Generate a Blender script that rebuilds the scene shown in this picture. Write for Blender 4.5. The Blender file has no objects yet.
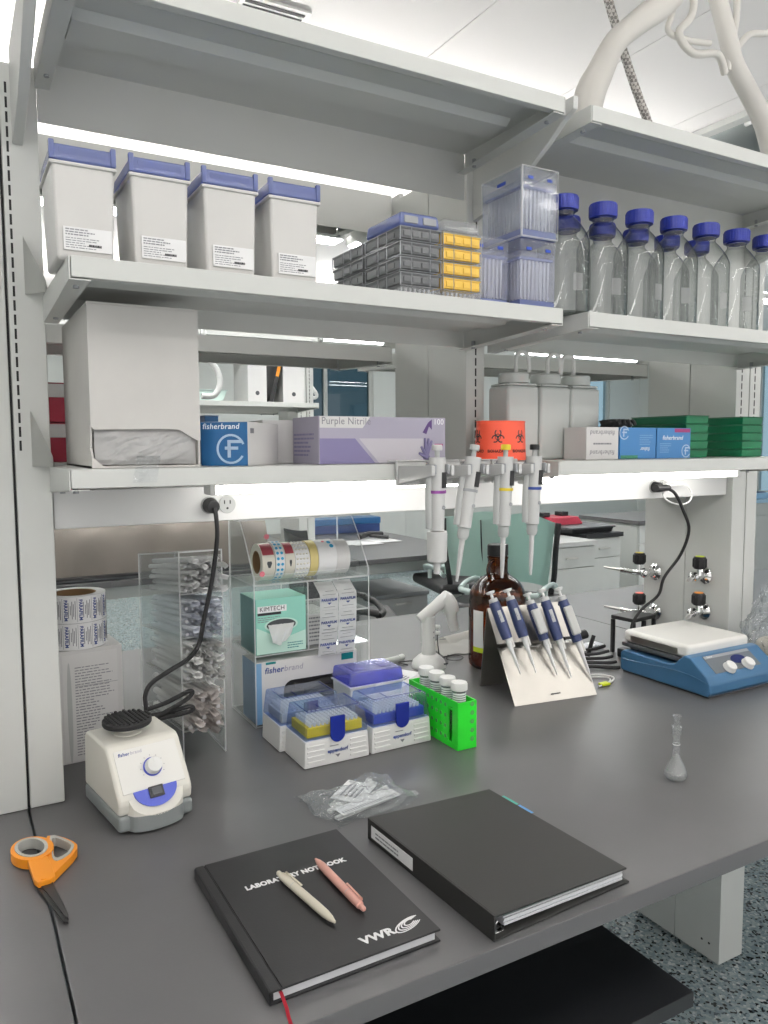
import bpy, bmesh, math, random
from mathutils import Vector, Matrix
random.seed(7)
SC = bpy.context.scene
COL = SC.collection
PI = math.pi
BZ = 0.914            # worktop height

# ---------------------------------------------------------------- materials
M = {}
def mat(name, col, rough=.5, metal=0., spec=.5, emit=None, estr=0., noise=0., nscale=30., bump=0., bscale=60., coat=0., trans=0., ior=1.45, alpha=1., sss=0.):
    m = bpy.data.materials.new(name); m.use_nodes = True
    nt = m.node_tree; b = nt.nodes['Principled BSDF']
    c = (*col, 1)
    b.inputs['Base Color'].default_value = c
    b.inputs['Roughness'].default_value = rough
    b.inputs['Metallic'].default_value = metal
    b.inputs['Specular IOR Level'].default_value = spec
    b.inputs['IOR'].default_value = ior
    b.inputs['Transmission Weight'].default_value = trans
    b.inputs['Coat Weight'].default_value = coat
    b.inputs['Alpha'].default_value = alpha
    if sss:
        b.inputs['Subsurface Weight'].default_value = sss
        b.inputs['Subsurface Radius'].default_value = (.01, .01, .01)
    if emit:
        b.inputs['Emission Color'].default_value = (*emit, 1)
        b.inputs['Emission Strength'].default_value = estr
    if noise or bump:
        tc = nt.nodes.new('ShaderNodeTexCoord')
    if noise:
        n = nt.nodes.new('ShaderNodeTexNoise'); n.inputs['Scale'].default_value = nscale
        n.inputs['Detail'].default_value = 5
        nt.links.new(tc.outputs['Object'], n.inputs['Vector'])
        r = nt.nodes.new('ShaderNodeValToRGB')
        r.color_ramp.elements[0].position = .3; r.color_ramp.elements[1].position = .7
        r.color_ramp.elements[0].color = (*[max(0, x * (1 - noise)) for x in col], 1)
        r.color_ramp.elements[1].color = (*[min(1, x * (1 + noise)) for x in col], 1)
        nt.links.new(n.outputs['Fac'], r.inputs['Fac'])
        nt.links.new(r.outputs['Color'], b.inputs['Base Color'])
    if bump:
        n2 = nt.nodes.new('ShaderNodeTexNoise'); n2.inputs['Scale'].default_value = bscale
        n2.inputs['Detail'].default_value = 4
        nt.links.new(tc.outputs['Object'], n2.inputs['Vector'])
        bp = nt.nodes.new('ShaderNodeBump'); bp.inputs['Strength'].default_value = bump
        bp.inputs['Distance'].default_value = .004
        nt.links.new(n2.outputs['Fac'], bp.inputs['Height'])
        nt.links.new(bp.outputs['Normal'], b.inputs['Normal'])
    M[name] = m
    return m

def clear(name, tint, rough=.04, ior=1.35, bump=0., bscale=40., white=0., edge=None):
    """thin clear sheet: see-through with a fresnel gloss, an optional milky share and a tinted rim"""
    m = bpy.data.materials.new(name); m.use_nodes = True
    nt = m.node_tree; nt.nodes.clear()
    out = nt.nodes.new('ShaderNodeOutputMaterial')
    tr = nt.nodes.new('ShaderNodeBsdfTransparent'); tr.inputs['Color'].default_value = (*tint, 1)
    gl = nt.nodes.new('ShaderNodeBsdfGlossy'); gl.inputs['Roughness'].default_value = rough
    fr = nt.nodes.new('ShaderNodeLayerWeight'); fr.inputs['Blend'].default_value = .5
    pw = nt.nodes.new('ShaderNodeMath'); pw.operation = 'POWER'; pw.inputs[1].default_value = 4.
    ml = nt.nodes.new('ShaderNodeMath'); ml.operation = 'MULTIPLY_ADD'; ml.inputs[1].default_value = .75; ml.inputs[2].default_value = ((ior - 1) / (ior + 1)) ** 2 * 1.5
    nt.links.new(fr.outputs['Facing'], pw.inputs[0]); nt.links.new(pw.outputs[0], ml.inputs[0])
    mx = nt.nodes.new('ShaderNodeMixShader')
    if edge:
        lw = nt.nodes.new('ShaderNodeLayerWeight'); lw.inputs['Blend'].default_value = .35
        cm = nt.nodes.new('ShaderNodeMix'); cm.data_type = 'RGBA'
        cm.inputs[6].default_value = (*tint, 1); cm.inputs[7].default_value = (*edge, 1)
        nt.links.new(lw.outputs['Facing'], cm.inputs[0]); nt.links.new(cm.outputs[2], tr.inputs['Color'])
    nt.links.new(ml.outputs[0], mx.inputs[0])
    first = tr
    if white:
        df = nt.nodes.new('ShaderNodeBsdfDiffuse'); df.inputs['Color'].default_value = (*[min(1, .25 + .7 * t) for t in tint], 1)
        tl = nt.nodes.new('ShaderNodeBsdfTranslucent'); tl.inputs['Color'].default_value = df.inputs['Color'].default_value
        m0 = nt.nodes.new('ShaderNodeMixShader'); m0.inputs[0].default_value = .5
        nt.links.new(df.outputs[0], m0.inputs[1]); nt.links.new(tl.outputs[0], m0.inputs[2])
        m1 = nt.nodes.new('ShaderNodeMixShader'); m1.inputs[0].default_value = white
        nt.links.new(tr.outputs[0], m1.inputs[1]); nt.links.new(m0.outputs[0], m1.inputs[2])
        first = m1
    nt.links.new(first.outputs[0], mx.inputs[1]); nt.links.new(gl.outputs[0], mx.inputs[2])
    if bump:
        tc = nt.nodes.new('ShaderNodeTexCoord')
        n2 = nt.nodes.new('ShaderNodeTexNoise'); n2.inputs['Scale'].default_value = bscale
        nt.links.new(tc.outputs['Object'], n2.inputs['Vector'])
        bp = nt.nodes.new('ShaderNodeBump'); bp.inputs['Strength'].default_value = bump; bp.inputs['Distance'].default_value = .01
        nt.links.new(n2.outputs['Fac'], bp.inputs['Height'])
        nt.links.new(bp.outputs['Normal'], gl.inputs['Normal']); nt.links.new(bp.outputs['Normal'], fr.inputs['Normal'])
    nt.links.new(mx.outputs[0], out.inputs['Surface'])
    M[name] = m
    return m

# ---------------------------------------------------------------- mesh builder
class MB:
    def __init__(s): s.bm = bmesh.new()
    def _new(s, verts, faces):
        vs = [s.bm.verts.new(v) for v in verts]
        fs = []
        for f in faces:
            try: fs.append(s.bm.faces.new([vs[i] for i in f]))
            except ValueError: pass
        return vs, fs
    def _bev(s, fs, bev, seg=2, edges=None):
        if bev <= 0: return
        es = edges if edges is not None else list({e for f in fs for e in f.edges})
        bmesh.ops.bevel(s.bm, geom=es, offset=bev, segments=seg, affect='EDGES', profile=.5, clamp_overlap=True)
    def box(s, x0, x1, y0, y1, z0, z1, bev=0., seg=2):
        v = [(x, y, z) for z in (z0, z1) for y in (y0, y1) for x in (x0, x1)]
        f = [(0, 2, 3, 1), (4, 5, 7, 6), (0, 1, 5, 4), (2, 6, 7, 3), (0, 4, 6, 2), (1, 3, 7, 5)]
        _, fs = s._new(v, f); s._bev(fs, bev, seg); return s
    def frus(s, b, t, z0, z1, bev=0., seg=2):
        """b, t = (x0,x1,y0,y1) of the bottom and the top"""
        v = [(x, y, z0) for y in b[2:] for x in b[:2]] + [(x, y, z1) for y in t[2:] for x in t[:2]]
        f = [(0, 2, 3, 1), (4, 5, 7, 6), (0, 1, 5, 4), (2, 6, 7, 3), (0, 4, 6, 2), (1, 3, 7, 5)]
        _, fs = s._new(v, f); s._bev(fs, bev, seg); return s
    def hexa(s, v, bev=0., seg=2):
        f = [(0, 2, 3, 1), (4, 5, 7, 6), (0, 1, 5, 4), (2, 6, 7, 3), (0, 4, 6, 2), (1, 3, 7, 5)]
        _, fs = s._new(v, f); s._bev(fs, bev, seg); return s
    def prism(s, pts, a0, a1, axis='z', bev=0., seg=2):
        """extrude a polygon: axis z pts=(x,y); x pts=(y,z); y pts=(x,z)"""
        def p(q, a):
            return {'z': (q[0], q[1], a), 'x': (a, q[0], q[1]), 'y': (q[0], a, q[1])}[axis]
        n = len(pts)
        v = [p(q, a0) for q in pts] + [p(q, a1) for q in pts]
        f = [tuple(range(n)), tuple(range(2 * n - 1, n - 1, -1))] + [(i, n + i, n + (i + 1) % n, (i + 1) % n) for i in range(n)]
        _, fs = s._new(v, f)
        bmesh.ops.recalc_face_normals(s.bm, faces=fs)
        s._bev(fs, bev, seg); return s
    def cyl(s, p0, p1, r0, r1=None, seg=20, caps=True, bev=0.):
        r1 = r0 if r1 is None else r1
        p0 = Vector(p0); p1 = Vector(p1); d = (p1 - p0).normalized()
        a = d.orthogonal().normalized(); b = d.cross(a)
        v = []
        for p, r in ((p0, r0), (p1, r1)):
            for i in range(seg):
                t = 2 * PI * i / seg
                v.append(p + (a * math.cos(t) + b * math.sin(t)) * r)
        f = [(i, (i + 1) % seg, seg + (i + 1) % seg, seg + i) for i in range(seg)]
        if caps: f += [tuple(range(seg - 1, -1, -1)), tuple(range(seg, 2 * seg))]
        _, fs = s._new(v, f)
        if bev: s._bev(fs, bev, 2, [e for g in fs[-2:] for e in g.edges])
        return s
    def lathe(s, prof, c=(0, 0, 0), seg=32, axis='z', sx=1., sy=1.):
        """prof = [(r, h)] bottom to top; r=0 closes"""
        def p(r, h, t):
            x, y = r * math.cos(t) * sx, r * math.sin(t) * sy
            q = {'z': (x, y, h), 'x': (h, x, y), 'y': (y, h, x)}[axis]
            return (c[0] + q[0], c[1] + q[1], c[2] + q[2])
        rings = []
        for r, h in prof:
            if r <= 1e-7: rings.append([s.bm.verts.new(p(0, h, 0))])
            else: rings.append([s.bm.verts.new(p(r, h, 2 * PI * i / seg)) for i in range(seg)])
        for A, B in zip(rings, rings[1:]):
            for i in range(seg):
                j = (i + 1) % seg
                if len(A) == 1 and len(B) == 1: continue
                try:
                    if len(A) == 1: s.bm.faces.new((A[0], B[j], B[i]))
                    elif len(B) == 1: s.bm.faces.new((A[i], A[j], B[0]))
                    else: s.bm.faces.new((A[i], A[j], B[j], B[i]))
                except ValueError: pass
        return s
    def tube(s, pts, r, seg=8, sub=6, flat=None, closed=False):
        pts = [Vector(p) for p in pts]
        if sub > 1 and len(pts) > 2:
            q = []
            n = len(pts)
            for i in range(n - 1):
                p0 = pts[max(i - 1, 0)]; p1 = pts[i]; p2 = pts[i + 1]; p3 = pts[min(i + 2, n - 1)]
                for k in range(sub):
                    t = k / sub
                    q.append(.5 * ((2 * p1) + (p2 - p0) * t + (2 * p0 - 5 * p1 + 4 * p2 - p3) * t * t + (3 * p1 - p0 - 3 * p2 + p3) * t ** 3))
            q.append(pts[-1]); pts = q
        n = len(pts)
        rad = r if callable(r) else (lambda t: r)
        nrm = None; rings = []
        for i, p in enumerate(pts):
            d = (pts[min(i + 1, n - 1)] - pts[max(i - 1, 0)]).normalized()
            if nrm is None: nrm = d.orthogonal().normalized()
            nrm = (nrm - d * nrm.dot(d)).normalized(); b = d.cross(nrm)
            rr = rad(i / (n - 1))
            rings.append([s.bm.verts.new(p + (nrm * math.cos(2 * PI * k / seg) + b * math.sin(2 * PI * k / seg) * (flat or 1)) * rr) for k in range(seg)])
        for A, B in zip(rings, rings[1:]):
            for k in range(seg):
                s.bm.faces.new((A[k], A[(k + 1) % seg], B[(k + 1) % seg], B[k]))
        s.bm.faces.new(rings[0][::-1]); s.bm.faces.new(rings[-1])
        return s
    def ell(s, c, rx, ry, rz, u=16, v=10):
        m = Matrix.Translation(c) @ Matrix.Diagonal((rx, ry, rz, 1))
        bmesh.ops.create_uvsphere(s.bm, u_segments=u, v_segments=v, radius=1, matrix=m); return s
    def grid(s, nu, nv, fn):
        g = [[s.bm.verts.new(fn(i / nu, j / nv)) for j in range(nv + 1)] for i in range(nu + 1)]
        for i in range(nu):
            for j in range(nv):
                s.bm.faces.new((g[i][j], g[i + 1][j], g[i + 1][j + 1], g[i][j + 1]))
        return s
    def poly(s, pts):
        s._new(pts, [tuple(range(len(pts)))]); return s
    def xf(s, m):
        bmesh.ops.transform(s.bm, matrix=m, verts=s.bm.verts[:]); return s
    def thick(s, t):
        r = bmesh.ops.solidify(s.bm, geom=s.bm.faces[:], thickness=t); return s

def obj(name, mb, material, parent=None, ang=38, smooth=True, loc=None, rot=None):
    me = bpy.data.meshes.new(name)
    bm = mb.bm
    bmesh.ops.recalc_face_normals(bm, faces=bm.faces[:])
    bm.to_mesh(me); bm.free()
    me.materials.append(M[material] if isinstance(material, str) else material)
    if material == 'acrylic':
        me.materials.append(M['acrylic_edge_highlight'])
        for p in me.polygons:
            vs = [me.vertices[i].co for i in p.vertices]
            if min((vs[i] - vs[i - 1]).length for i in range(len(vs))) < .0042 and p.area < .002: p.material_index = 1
    if smooth:
        me.polygons.foreach_set('use_smooth', [True] * len(me.polygons))
        me.set_sharp_from_angle(angle=math.radians(ang))
    o = bpy.data.objects.new(name, me); COL.objects.link(o)
    if smooth and ang < 60:
        wn = o.modifiers.new('weighted_normal', 'WEIGHTED_NORMAL'); wn.keep_sharp = True; wn.weight = 50
    if parent: o.parent = parent
    if loc is not None: o.location = loc
    if rot is not None: o.rotation_euler = rot
    return o

def tag(o, label, cat, group=None, kind=None):
    o['label'] = label; o['category'] = cat
    if group: o['group'] = group
    if kind: o['kind'] = kind
    return o

def thing(name, label, cat, loc=(0, 0, 0), rz=0., group=None, rot=None):
    o = bpy.data.objects.new(name, None); COL.objects.link(o)
    o.empty_display_size = .02
    o.location = loc; o.rotation_euler = rot if rot else (0, 0, math.radians(rz))
    return tag(o, label, cat, group)

def dup(root, loc, rz=None, label=None, group=None, rot=None):
    r = root.copy(); COL.objects.link(r); r.location = loc
    if rz is not None: r.rotation_euler = (0, 0, math.radians(rz))
    if rot is not None: r.rotation_euler = rot
    if label: r['label'] = label
    if group: r['group'] = group
    for ch in list(root.children):
        c = ch.copy(); COL.objects.link(c); c.parent = r
        for g in list(ch.children):
            d = g.copy(); COL.objects.link(d); d.parent = c
    return r

def txt(name, body, size, material, parent, loc, rot=(PI / 2, 0, 0), ext=.00012, align='CENTER', shear=0., xs=1., bold=0.):
    cu = bpy.data.curves.new(name, 'FONT'); cu.body = body; cu.size = size; cu.extrude = ext
    cu.align_x = align; cu.align_y = 'CENTER'; cu.space_character = 1.06; cu.shear = shear; cu.offset = bold; cu.resolution_u = 3
    t = bpy.data.objects.new('tmp', cu)
    me = bpy.data.meshes.new_from_object(t)
    bpy.data.objects.remove(t); bpy.data.curves.remove(cu)
    me.name = name
    me.materials.clear(); me.materials.append(M[material])
    o = bpy.data.objects.new(name, me); COL.objects.link(o); o.parent = parent
    o.location = loc; o.rotation_euler = rot; o.scale = (xs, 1, 1)
    return o

def bars(x0, x1, z0, z1, n, y=0., t=.0003, fill=.45, rag=.4, rnd=None):
    """rows of fine print on a -y facing sheet"""
    rnd = rnd or random.Random(3)
    mb = MB(); h = (z1 - z0) / n
    for i in range(n):
        zz = z1 - (i + .5) * h; xe = x1 - (x1 - x0) * rag * rnd.random(); x = x0
        while x < xe:
            w = (x1 - x0) * rnd.uniform(.05, .16); e = min(x + w, xe)
            mb.box(x, e, y - t, y, zz - h * fill / 2, zz + h * fill / 2); x = e + (x1 - x0) * .025
    return mb

def ring2(cx, cz, r, w, a0, a1, n=24):
    """2D ring-sector polygon points"""
    o = [(cx + (r + w / 2) * math.cos(a0 + (a1 - a0) * i / n), cz + (r + w / 2) * math.sin(a0 + (a1 - a0) * i / n)) for i in range(n + 1)]
    q = [(cx + (r - w / 2) * math.cos(a0 + (a1 - a0) * i / n), cz + (r - w / 2) * math.sin(a0 + (a1 - a0) * i / n)) for i in range(n + 1)]
    return o + q[::-1]
def disc2(cx, cz, r, n=24, sx=1.):
    return [(cx + r * sx * math.cos(2 * PI * i / n), cz + r * math.sin(2 * PI * i / n)) for i in range(n)]

FACE_F = (PI / 2, 0, 0)            # text on a face that looks to -y
FACE_L = (PI / 2, 0, -PI / 2)      # on a face that looks to -x
FACE_T = (0, 0, 0)
mat('powder_white', (.60, .61, .585), .42, noise=.02, nscale=8)
mat('powder_grey', (.60, .61, .59), .45)
mat('rail_white', (.68, .68, .67), .35)
mat('dark_slot', (.012, .012, .013), .7)
mat('seam_grey', (.25, .26, .25), .6)
mat('worktop', (.096, .096, .098), .34, spec=.5, noise=.07, nscale=5, bump=.02, bscale=220)
mat('worktop_edge', (.075, .075, .078), .45)
mat('black_top', (.012, .013, .015), .35)
mat('white_plastic', (.78, .78, .76), .4)
mat('warm_plastic', (.74, .72, .65), .38)
mat('tub_plastic', (.60, .59, .57), .42)
mat('grey_plastic', (.23, .25, .25), .5)
mat('mid_grey', (.32, .33, .34), .5)
mat('dark_grey', (.06, .065, .07), .5)
mat('black_plastic', (.013, .013, .014), .45)
mat('black_rubber', (.018, .018, .019), .7)
mat('steel', (.62, .61, .58), .28, metal=1., noise=.05, nscale=14)
mat('brushed_steel', (.50, .48, .44), .38, metal=1., noise=.06, nscale=10)
mat('chrome', (.8, .8, .8), .1, metal=1.)
mat('led', (1, 1, 1), .5, emit=(1., .97, .93), estr=9.)
mat('lamp_diffuser', (1, 1, 1), .5, emit=(1., .97, .94), estr=8.5)
mat('lamp_far', (1, 1, 1), .5, emit=(.97, 1., .99), estr=20.)
mat('lamp_up', (1, 1, 1), .5, emit=(1., .965, .94), estr=70.)
mat('card_white', (.66, .65, .64), .7, noise=.03, nscale=9)
mat('card_worn', (.58, .565, .54), .75, noise=.05, nscale=7, bump=.15, bscale=18)
mat('paper', (.80, .80, .80), .75)
mat('paper_blue', (.86, .88, .93), .75)
mat('paper_grey', (.62, .61, .60), .8)
mat('sleeve_paper', (.92, .92, .91), .6)
mat('sleeve_film', (.88, .84, .82), .35)
mat('ink', (.03, .03, .035), .7)
mat('ink_grey', (.22, .22, .24), .7)
mat('ink_blue', (.03, .06, .25), .6)
mat('ink_white', (.85, .85, .85), .6)
mat('ink_pale', (.45, .55, .68), .6)
mat('print_blue', (.015, .10, .25), .35)
mat('print_sky', (.05, .20, .45), .35)
mat('print_sky_light', (.20, .38, .60), .35)
mat('print_lilac', (.36, .34, .42), .45)
mat('print_pale', (.50, .48, .52), .45)
mat('print_purple', (.185, .165, .30), .45)
mat('print_purple_dark', (.07, .03, .14), .45)
mat('print_teal', (.0, .19, .20), .4)
mat('print_mint', (.28, .62, .51), .4)
mat('print_mint_pale', (.52, .74, .64), .4)
mat('print_green', (.03, .16, .09), .5)
mat('print_red', (.45, .03, .06), .5)
mat('print_magenta', (.33, .03, .15), .5)
mat('bio_orange', (.95, .12, .06), .35)
mat('kraft', (.33, .21, .11), .8)
mat('cap_blue', (.008, .022, .25), .4)
mat('clip_blue', (.008, .02, .22), .25)
mat('deck_blue', (.01, .05, .38), .3)
mat('deck_yellow', (.78, .56, .0), .4)
mat('tray_yellow', (.80, .52, .09), .45)
mat('tray_grey', (.115, .12, .125), .4)
mat('green_tray', (.0, .13, .05), .4)
mat('green_neon', (.03, .72, .04), .35, sss=.3)
mat('pip_blue', (.035, .05, .13), .35)
mat('pip_light', (.55, .55, .54), .35)
mat('pip_grey', (.45, .46, .45), .4)
mat('pip_tip_grey', (.40, .41, .41), .4)
mat('yellow', (.72, .55, .03), .5)
mat('yellow_green', (.62, .72, .02), .5)
mat('purple_band', (.22, .05, .25), .5)
mat('hot_blue', (.045, .135, .255), .3)
mat('hot_white', (.80, .79, .75), .25)
mat('hot_panel', (.12, .135, .15), .35)
mat('accent_blue', (.06, .09, .50), .35)
mat('display_blue', (.008, .015, .09), .15)
mat('book_black', (.013, .013, .014), .42, bump=.05, bscale=500)
mat('binder_black', (.017, .017, .016), .5, bump=.05, bscale=400)
mat('page_white', (.62, .63, .65), .8)
mat('tab_teal', (.05, .38, .30), .4)
mat('tab_blue', (.10, .30, .62), .4)
mat('ribbon_red', (.45, .01, .03), .6)
mat('pen_cream', (.66, .61, .50), .35)
mat('pen_pink', (.68, .36, .30), .35)
mat('orange', (.83, .29, .018), .4)
mat('grip_grey', (.42, .42, .39), .6)
mat('blade', (.045, .045, .045), .35, metal=.6)
mat('tape_blue', (.03, .35, .60), .4)
mat('tape_yellow', (.72, .60, .25), .45)
mat('tape_red', (.38, .07, .09), .4)
mat('tape_cream', (.72, .69, .60), .5)
mat('pink_dot', (.75, .20, .25), .5)
mat('tissue', (.92, .92, .92), .8)
mat('hdpe', (.58, .60, .58), .45, sss=.25)
mat('sheath', (.70, .68, .64), .5, sss=.2)
mat('braid', (.40, .38, .36), .6)
mat('galv', (.45, .5, .5), .3, metal=.9)
mat('wall_paint', (.74, .76, .73), .8)
mat('ceiling_white', (.86, .84, .825), .8)
mat('chair_mesh', (.58, .72, .67), .45)
mat('chair_frame', (.60, .70, .67), .35)
mat('cover_cloth', (.22, .195, .172), .85, noise=.08, nscale=4, bump=.5, bscale=7)
mat('lab_blue', (.015, .04, .15), .35)
mat('case_red', (.28, .015, .035), .5)
mat('liquid_amber', (.50, .16, .03), .15)
mat('blue_frame', (.42, .62, .78), .3)
mat('rag', (.72, .71, .68), .85)
mat('foam', (.62, .57, .48), .8)
clear('acrylic', (.985, .993, .99), .05, 1.35, edge=(.95, .97, .965))
clear('acrylic_edge_highlight', (1, 1, 1), .3, 1.3, white=.75)  # light gathered at polished rims, painted as milky white on the narrow faces
clear('bag_clear', (.97, .98, .99), .08, 1.6, bump=1., bscale=60, white=.07, edge=(.8, .83, .85))
clear('clear_plastic', (.93, .94, .95), .1, 1.4, white=.20)
mat('tip_white', (.72, .72, .72), .4)
clear('clear_blue', (.93, .94, .99), .12, 1.4, white=.15)
clear('lid_blue', (.86, .92, .995), .06, 1.45, white=.07, edge=(.30, .46, .88))
clear('lid_violet', (.34, .36, .85), .1, 1.45, white=.25)
clear('lid_navy', (.08, .17, .60), .12, 1.45, white=.72)
clear('bag_film', (.95, .97, .98), .12, 1.5, bump=1., bscale=45, white=.20)
clear('bag_milky', (.90, .89, .88), .25, 1.45, bump=.8, bscale=30, white=.85)
clear('thin_glass', (.99, .995, .993), .02, 1.55, edge=(.42, .46, .44))
clear('flask_clear', (.99, .995, .995), .03, 1.5, edge=(.86, .88, .88), white=.10)
clear('amber_glass', (.40, .16, .045), .03, 1.5, edge=(.16, .05, .012))
clear('window_glass', (.5, .62, .68), .02, 1.45)
clear('window_dark', (.16, .24, .28), .02, 1.45)
clear('green_clear', (.45, .95, .45), .1, 1.4, white=.35)

def glass(name, col, ior=1.47, rough=0.):
    m = mat(name, col, rough, trans=1., ior=ior); return m
glass('bottle_glass', (.97, .99, .975))
glass('flask_glass', (1, 1, 1))

def floor_mat():
    m = bpy.data.materials.new('terrazzo'); m.use_nodes = True; nt = m.node_tree
    b = nt.nodes['Principled BSDF']; tc = nt.nodes.new('ShaderNodeTexCoord')
    v = nt.nodes.new('ShaderNodeTexVoronoi'); v.inputs['Scale'].default_value = 125
    nt.links.new(tc.outputs['Object'], v.inputs['Vector'])
    n = nt.nodes.new('ShaderNodeTexNoise'); n.inputs['Scale'].default_value = 40; n.inputs['Detail'].default_value = 3
    nt.links.new(tc.outputs['Object'], n.inputs['Vector'])
    sp = nt.nodes.new('ShaderNodeSeparateColor'); nt.links.new(v.outputs['Color'], sp.inputs[0])
    r = nt.nodes.new('ShaderNodeValToRGB'); cr = r.color_ramp; cr.interpolation = 'CONSTANT'
    cr.elements[0].position = 0; cr.elements[0].color = (.018, .024, .027, 1)
    cr.elements[1].position = .11; cr.elements[1].color = (.26, .335, .355, 1)
    for p, c in ((.4, (.34, .415, .43, 1)), (.66, (.42, .485, .495, 1)), (.86, (.62, .66, .66, 1)), (.93, (.10, .13, .15, 1))):
        e = cr.elements.new(p); e.color = c
    nt.links.new(sp.outputs[0], r.inputs['Fac'])
    nt.links.new(r.outputs['Color'], b.inputs['Base Color'])
    b.inputs['Roughness'].default_value = .16
    bp = nt.nodes.new('ShaderNodeBump'); bp.inputs['Strength'].default_value = .05; bp.inputs['Distance'].default_value = .002
    nt.links.new(n.outputs['Fac'], bp.inputs['Height']); nt.links.new(bp.outputs['Normal'], b.inputs['Normal'])
    M['terrazzo'] = m
floor_mat()
# ---------------------------------------------------------------- the room
def struct(name, mb, m, ang=38):
    o = obj(name, mb, m, None, ang); o['kind'] = 'structure'; return o
RX0, RX1, RY0, RY1, RZ = -3.2, 9.6, -2.6, 8.2, 3.0
struct('floor', MB().box(RX0, RX1, RY0, RY1, -.05, 0), 'terrazzo')
mb = MB()
xs = [-3.2] + [.225 + .67 * k for k in range(-4, 14)] + [RX1]
ys = [RY0, -.2, 2.45, 5.1, RY1]
for a, b in zip(xs, xs[1:]):
    for c, d in zip(ys, ys[1:]):
        mb.box(a + .002, b - .002, c + .002, d - .002, RZ, RZ + .04)
struct('ceiling', mb, 'ceiling_white')
struct('trim_1', MB().box(RX0, RX1, RY0, RY1, RZ + .045, RZ + .06), 'seam_grey')
struct('wall_left', MB().box(RX0 - .1, RX0, RY0, RY1, 0, RZ), 'wall_paint')
# back wall with openings
wins = [(3.55, 4.75, 1.75, 2.62), (7.45, 8.95, 1.75, 2.62)]
mb = MB()
x = RX0
for a, b, c, d in wins:
    mb.box(x, a, RY1, RY1 + .15, 0, RZ); mb.box(a, b, RY1, RY1 + .15, 0, c); mb.box(a, b, RY1, RY1 + .15, d, RZ); x = b
mb.box(x, RX1, RY1, RY1 + .15, 0, RZ)
struct('wall_back', mb, 'wall_paint')
# right wall: long window band
mb = MB()
mb.box(RX1, RX1 + .15, RY0, RY1, 0, .85); mb.box(RX1, RX1 + .15, RY0, RY1, 2.7, RZ)
for a, b in ((RY0, -2.0), (1.2, 1.6), (4.8, 5.2), (7.9, RY1)): mb.box(RX1, RX1 + .15, a, b, .85, 2.7)
struct('wall_right', mb, 'wall_paint')
def window(n, pane, frame, gm):
    o = struct(n, frame, 'powder_white'); g = obj('window_pane', pane, gm, o)
for i, (a, b, c, d) in enumerate(wins):
    f = MB()
    for xx in (a, a + (b - a) * .42, b - .05): f.box(xx, xx + .05, RY1 + .02, RY1 + .09, c, d)
    f.box(a, b, RY1 + .02, RY1 + .09, c, c + .05); f.box(a, b, RY1 + .02, RY1 + .09, d - .05, d)
    window('window_%d' % (i + 1), MB().box(a, b, RY1 + .05, RY1 + .06, c, d), f, ('window_dark', 'window_glass')[i])
for i, (a, b) in enumerate(((-2.0, 1.2), (1.6, 4.8), (5.2, 7.9))):
    f = MB()
    for k in range(4):
        yy = a + (b - a - .05) * k / 3; f.box(RX1 + .03, RX1 + .1, yy, yy + .05, .85, 2.7)
    f.box(RX1 + .03, RX1 + .1, a, b, .85, .9); f.box(RX1 + .03, RX1 + .1, a, b, 2.65, 2.7)
    window('window_%d' % (i + 3), MB().box(RX1 + .06, RX1 + .07, a, b, .85, 2.7), f, 'window_glass')

# ---------------------------------------------------------------- benches and shelving, one island
def worktop(x0, x1, y0, y1, label, group=None):
    t = thing('lab_bench', label, 'workbench', ((x0 + x1) / 2, y0, 0), 0, group)
    w = (x1 - x0) / 2; d = y1 - y0
    obj('worktop', MB().box(-w, w, 0, d, BZ - .028, BZ, .0025), 'worktop', t)
    a = MB()
    a.box(-w + .03, w - .03, .10, .125, BZ - .10, BZ - .029); a.box(-w + .03, w - .03, d - .125, d - .10, BZ - .10, BZ - .029)
    a.box(-w + .03, -w + .055, .125, d - .125, BZ - .10, BZ - .029); a.box(w - .055, w - .03, .125, d - .125, BZ - .10, BZ - .029)
    obj('apron_frame', a, 'powder_white', t)
    return t

def upright(x0, x1, y0, y1, z0, z1, slots, label, name='shelf_upright', group=None, arm=None):
    cx = (x0 + x1) / 2; cy = (y0 + y1) / 2
    t = thing(name, label, 'shelf upright', (cx, cy, z0), 0, group)
    w = (x1 - x0) / 2; d = (y1 - y0) / 2; h = z1 - z0
    obj('front_housing', MB().box(-w, w, -d, -.001, 0, h, .0025), 'powder_white', t)
    obj('rear_housing', MB().box(-w, w, .001, d, 0, h, .0025), 'powder_white', t)
    if slots is not None and slots == slots:
        for sgn in (-1, 1):
            s = MB(); zz = max(z0, 1.50) - z0 + .02
            while zz < h - .03:
                s.box(slots - cx - .0017, slots - cx + .0017, sgn * d - .0006, sgn * d + .0006, zz, zz + .0165); zz += .0225
            obj('slot_strip', s, 'dark_slot', t)
    if arm:
        a0, a1 = arm
        for sgn in (-1, 1):
            p = [(sgn * q, z - z0) for q, z in ((d + .307, 2.150), (d + .306, 2.128), (d + .28, 2.116), (d + .24, 2.090), (d + .19, 2.064), (d + .12, 2.036), (d + .05, 2.015), (d + .0005, 2.005), (d + .0005, 2.150))]
            obj('cantilever_arm', MB().prism(p, a0 - cx, a1 - cx, 'x', .002), 'powder_white', t)
    return t

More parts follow.
